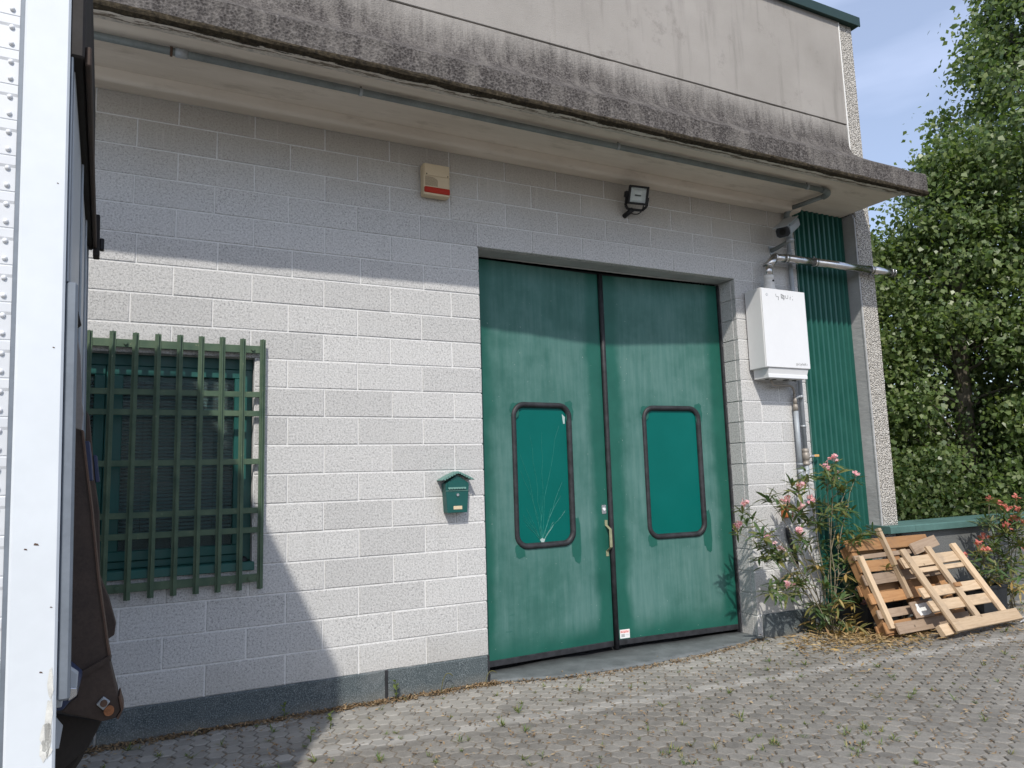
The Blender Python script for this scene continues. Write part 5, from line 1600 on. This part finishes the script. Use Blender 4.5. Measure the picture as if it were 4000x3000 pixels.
OW1 = [(3.07, -0.39, 1.52), (3.46, -0.25, 1.44), (3.22, -0.24, 1.43), (2.89, -0.39, 1.4), (3.33, -0.5, 1.49), (3.94, -0.13, 1.4), (3.54, -0.39, 1.33), (2.7, -0.38, 1.31), (3.52, -0.16, 1.19), (3.63, -0.28, 1.16), (2.65, -0.32, 1.27), (2.55, -0.21, 1.1), (2.36, -0.49, 1.0), (3.2, -0.23, 1.05), (3.2, -0.36, 1.04), (3.29, -0.47, 1.12), (3.74, -0.25, 0.98), (3.72, -0.15, 0.91), (3.63, -0.42, 0.88), (3.99, -0.26, 0.9), (3.91, -0.39, 0.94), (2.67, -0.22, 0.87), (2.58, -0.23, 0.77), (2.56, -0.42, 0.81), (3.08, -0.18, 0.79), (3.18, -0.25, 0.87), (3.39, -0.24, 0.83), (3.51, -0.19, 0.7), (3.55, -0.34, 0.67), (3.9, -0.21, 0.67), (4.21, -0.17, 0.7), (3.96, -0.46, 0.59), (3.06, -0.18, 0.59), (3.01, -0.35, 0.58), (3.2, -0.32, 0.66), (2.47, -0.44, 0.53), (2.83, -0.23, 0.49), (2.6, -0.39, 0.47), (3.06, -0.17, 0.49), (3.2, -0.4, 0.48), (3.41, -0.29, 0.36), (3.54, -0.35, 0.54), (3.77, -0.27, 0.47), (3.69, -0.43, 0.36), (3.32, -0.43, 0.35), (3.74, -0.22, 0.36), (3.24, -0.21, 0.28), (3.3, -0.28, 0.23), (3.58, -0.15, 0.15), (3.4, -0.42, 0.14), (3.94, -0.44, 0.08), (3.52, -0.44, 0.09), (3.32, -0.13, 0.12), (3.28, -0.26, 0.12), (3.48, -0.27, 0.07)]
OF2 = [(5.77, -0.41, 1.11), (5.87, -0.46, 1.06), (6.16, -0.46, 1.11), (5.79, -0.68, 1.01), (5.72, -0.59, 1.02), (5.58, -0.67, 0.85), (5.75, -0.64, 0.9), (5.9, -0.64, 0.86), (5.55, -0.44, 0.73), (5.08, -0.66, 0.68), (5.29, -0.61, 0.62), (5.04, -0.55, 0.58), (6.21, -0.45, 0.57)]
OW2 = [(5.77, -0.36, 0.95), (5.49, -0.47, 0.91), (5.47, -0.66, 1.18), (5.78, -0.53, 0.95), (6.09, -0.47, 0.94), (5.75, -0.73, 0.96), (5.82, -0.48, 0.83), (5.47, -0.6, 0.72), (5.44, -0.51, 0.69), (5.33, -0.48, 0.58), (5.54, -0.48, 0.53), (5.67, -0.54, 0.6), (5.88, -0.53, 0.69), (5.81, -0.67, 0.73), (5.76, -0.55, 0.52), (5.28, -0.7, 0.49), (5.26, -0.56, 0.45), (5.42, -0.54, 0.38), (5.87, -0.44, 0.36), (5.83, -0.59, 0.49), (5.62, -0.74, 0.41), (5.79, -0.54, 0.29), (5.41, -0.67, 0.42), (6.07, -0.45, 0.2), (6.12, -0.59, 1.08), (6.16, -0.6, 0.91), (6.49, -0.39, 0.61), (6.04, -0.59, 0.43), (6.21, -0.61, 0.79)]
oleander('oleander', 'pink flowering oleander growing against the block wall below the boiler', (3.40, -0.25, 0), OW1, OF1, FLP_, 0.6, 0.07)
oleander('oleander', 'red flowering oleander at the right edge beside the low wall', (5.85, -0.42, 0), OW2, OF2, FLR_, 0.35, 0.08)

# fallen leaves, dry debris along the wall, weeds in the joints
def scatter(name, label, cat, pts, L, asp, mat, zl=0.012, fold=0.25, up=0.25, kite=0.5):
    pts = np.asarray(pts); n = len(pts)
    C = np.column_stack([pts[:, 0], pts[:, 1], RNG.uniform(0.003, zl, n)])
    an = RNG.uniform(0, 2 * np.pi, n)
    T = np.stack([np.cos(an), np.sin(an), RNG.normal(0, up, n)], 1)
    Nn = np.stack([RNG.normal(0, .35, n), RNG.normal(0, .35, n), np.ones(n)], 1)
    Ls = RNG.uniform(0.6, 1.2, n) * L
    o = leaf_soup(name, C, T, Nn, Ls, Ls * asp, mat, None, kite, fold, 'stuff')
    return tag(o, label, cat)
P = []
for _ in range(1500):
    x = RNG.normal(3.6, 0.5); y = -0.40 + RNG.normal(0, 0.22) - 0.12
    if x < 2.6 or y > -0.03 or y < -1.1 - 0.0 * x: continue
    P.append((x, y))
for _ in range(260): P.append((RNG.uniform(4.6, 7.2), RNG.uniform(-1.2, -0.4)))
for _ in range(160): P.append((RNG.uniform(2.4, 5.6), RNG.uniform(-1.5, -0.2)))
scatter('leaf_litter', 'dry yellow-brown leaves lying under oleander and pallets', 'leaves', P, 0.095, 0.17, 'litter', 0.035)
P = []
for _ in range(2700):
    x = RNG.uniform(-2.7, 0.05); y = -0.012 - abs(RNG.normal(0, 0.035)) * (1 + 0.7 * math.sin(x * 3.1) ** 2)
    P.append((x, y))
for _ in range(900):
    x = RNG.uniform(0.0, 2.7); t = x / 2.7
    y = -0.03 - 0.235 * math.sin(math.pi * t) ** 0.8 - abs(RNG.normal(0, 0.03)); P.append((x, y))
for (x, y) in random.sample(HEXPOS, min(1100, len(HEXPOS))):
    a = RNG.uniform(0, 6.28)
    for _ in range(3): P.append((x + 0.055 * math.cos(a) + RNG.normal(0, .012), y + 0.055 * math.sin(a) + RNG.normal(0, .012)))
scatter('dry_debris', 'brown dry moss and plant crumbs along the wall foot', 'debris', P, 0.03, 0.32, 'debris', 0.016, 0.2, 0.35)
# grass tufts in the joints
C, T, Nn, L = [], [], [], []
tufts = []
cand = [h for h in HEXPOS if h[0] > -2.6 and not (0 < h[0] < 2.7 and h[1] > -0.3)]
for (x, y) in random.sample(cand, min(210, len(cand))):
    w = 1.0 if x < 2.6 else 0.55
    if random.random() > w: continue
    a = random.randrange(6) * math.pi / 3 + math.radians(-36 + 30)
    tufts.append((x + 0.060 * math.cos(a), y + 0.060 * math.sin(a), random.choice((0.5, 0.7, 0.9, 1.3))))
for cx, cy in ((1.15, -2.35), (0.85, -2.05), (1.35, -2.2), (0.25, -1.9)):
    for _ in range(7): tufts.append((cx + random.gauss(0, .10), cy + random.gauss(0, .05), 1.0))
for (x, y, s) in tufts:
    m = random.randint(7, 16)
    an = RNG.uniform(0, 6.28, m); el = RNG.uniform(0.15, 1.0, m)
    C.append(np.column_stack([x + RNG.normal(0, .006, m), y + RNG.normal(0, .006, m), np.zeros(m)]))
    T.append(np.stack([np.cos(an) * np.cos(el), np.sin(an) * np.cos(el), np.sin(el)], 1))
    Nn.append(np.stack([-np.cos(an) * .4, -np.sin(an) * .4, np.ones(m)], 1))
    L.append(RNG.uniform(0.02, 0.055, m) * s)
C = np.concatenate(C); T = np.concatenate(T); Nn = np.concatenate(Nn); L = np.concatenate(L)
gt = leaf_soup('joint_grass', C, T, Nn, L, np.maximum(0.004, L * 0.13), 'weed', None, 0.4, 0.15, 'stuff')
tag(gt, 'small green grass tufts sprouting from the paving joints', 'grass')
# broad-leaved weeds by the wall, countable
def weed(label, x, y, h, nl):
    t = thing('weed_plant', label, 'weed', (x, y, 0), 'weeds at the wall foot')
    C, T, Nn, L = [], [], [], []
    for i in range(nl):
        an = i * 2.4 + random.uniform(-.3, .3); el = random.uniform(0.2, 1.0)
        z = h * random.uniform(0.15, 1.0)
        C.append((x, y, z)); T.append((math.cos(an) * math.cos(el), math.sin(an) * math.cos(el), math.sin(el))); Nn.append((-math.cos(an) * .5, -math.sin(an) * .5, 1)); L.append(random.uniform(.03, .055))
    tube('stem', [(x, y, 0), (x + .005, y, h * .5), (x, y + .004, h)], [0.003, 0.0025, 0.0015], 'weed', t, 5)
    for c_, t_, n_, l_ in zip(C, T, Nn, L):
        leaf_soup('leaf', np.array([c_]), np.array([t_]), np.array([n_]), np.array([l_]), np.array([l_ * 0.55]), 'weed', t, 0.5, 0.1)
weed('small leafy weed growing from paving in the lorry shade', -1.30, -0.42, 0.10, 8)
weed('weed nearer the camera of the two in the lorry shade', -1.46, -0.60, 0.09, 7)
weed('drooping weed at the foot of the dark plinth joint', -0.76, -0.07, 0.14, 9)
weed('dry weed against the dark plinth in the lorry shadow', -1.52, -0.06, 0.11, 7)
# pale dry grass stalks by the threshold
for lab, x, y, h in (('pale dry stalk by the plinth left of the door', -0.42, -0.07, 0.15), ('thin dry stalk beside the door threshold left corner', -0.06, -0.05, 0.11), ('curled dry stalk on the paving right of threshold', 2.35, -0.42, 0.10)):
    o = tube('dry_stalk', arc((x, y, 0), (x + 0.02, y, h * 1.3), (x + 0.09, y - 0.01, h * 0.75), 7), 0.0028, 'oleander_dry', None, 4)
    tag(o, lab, 'stalk')
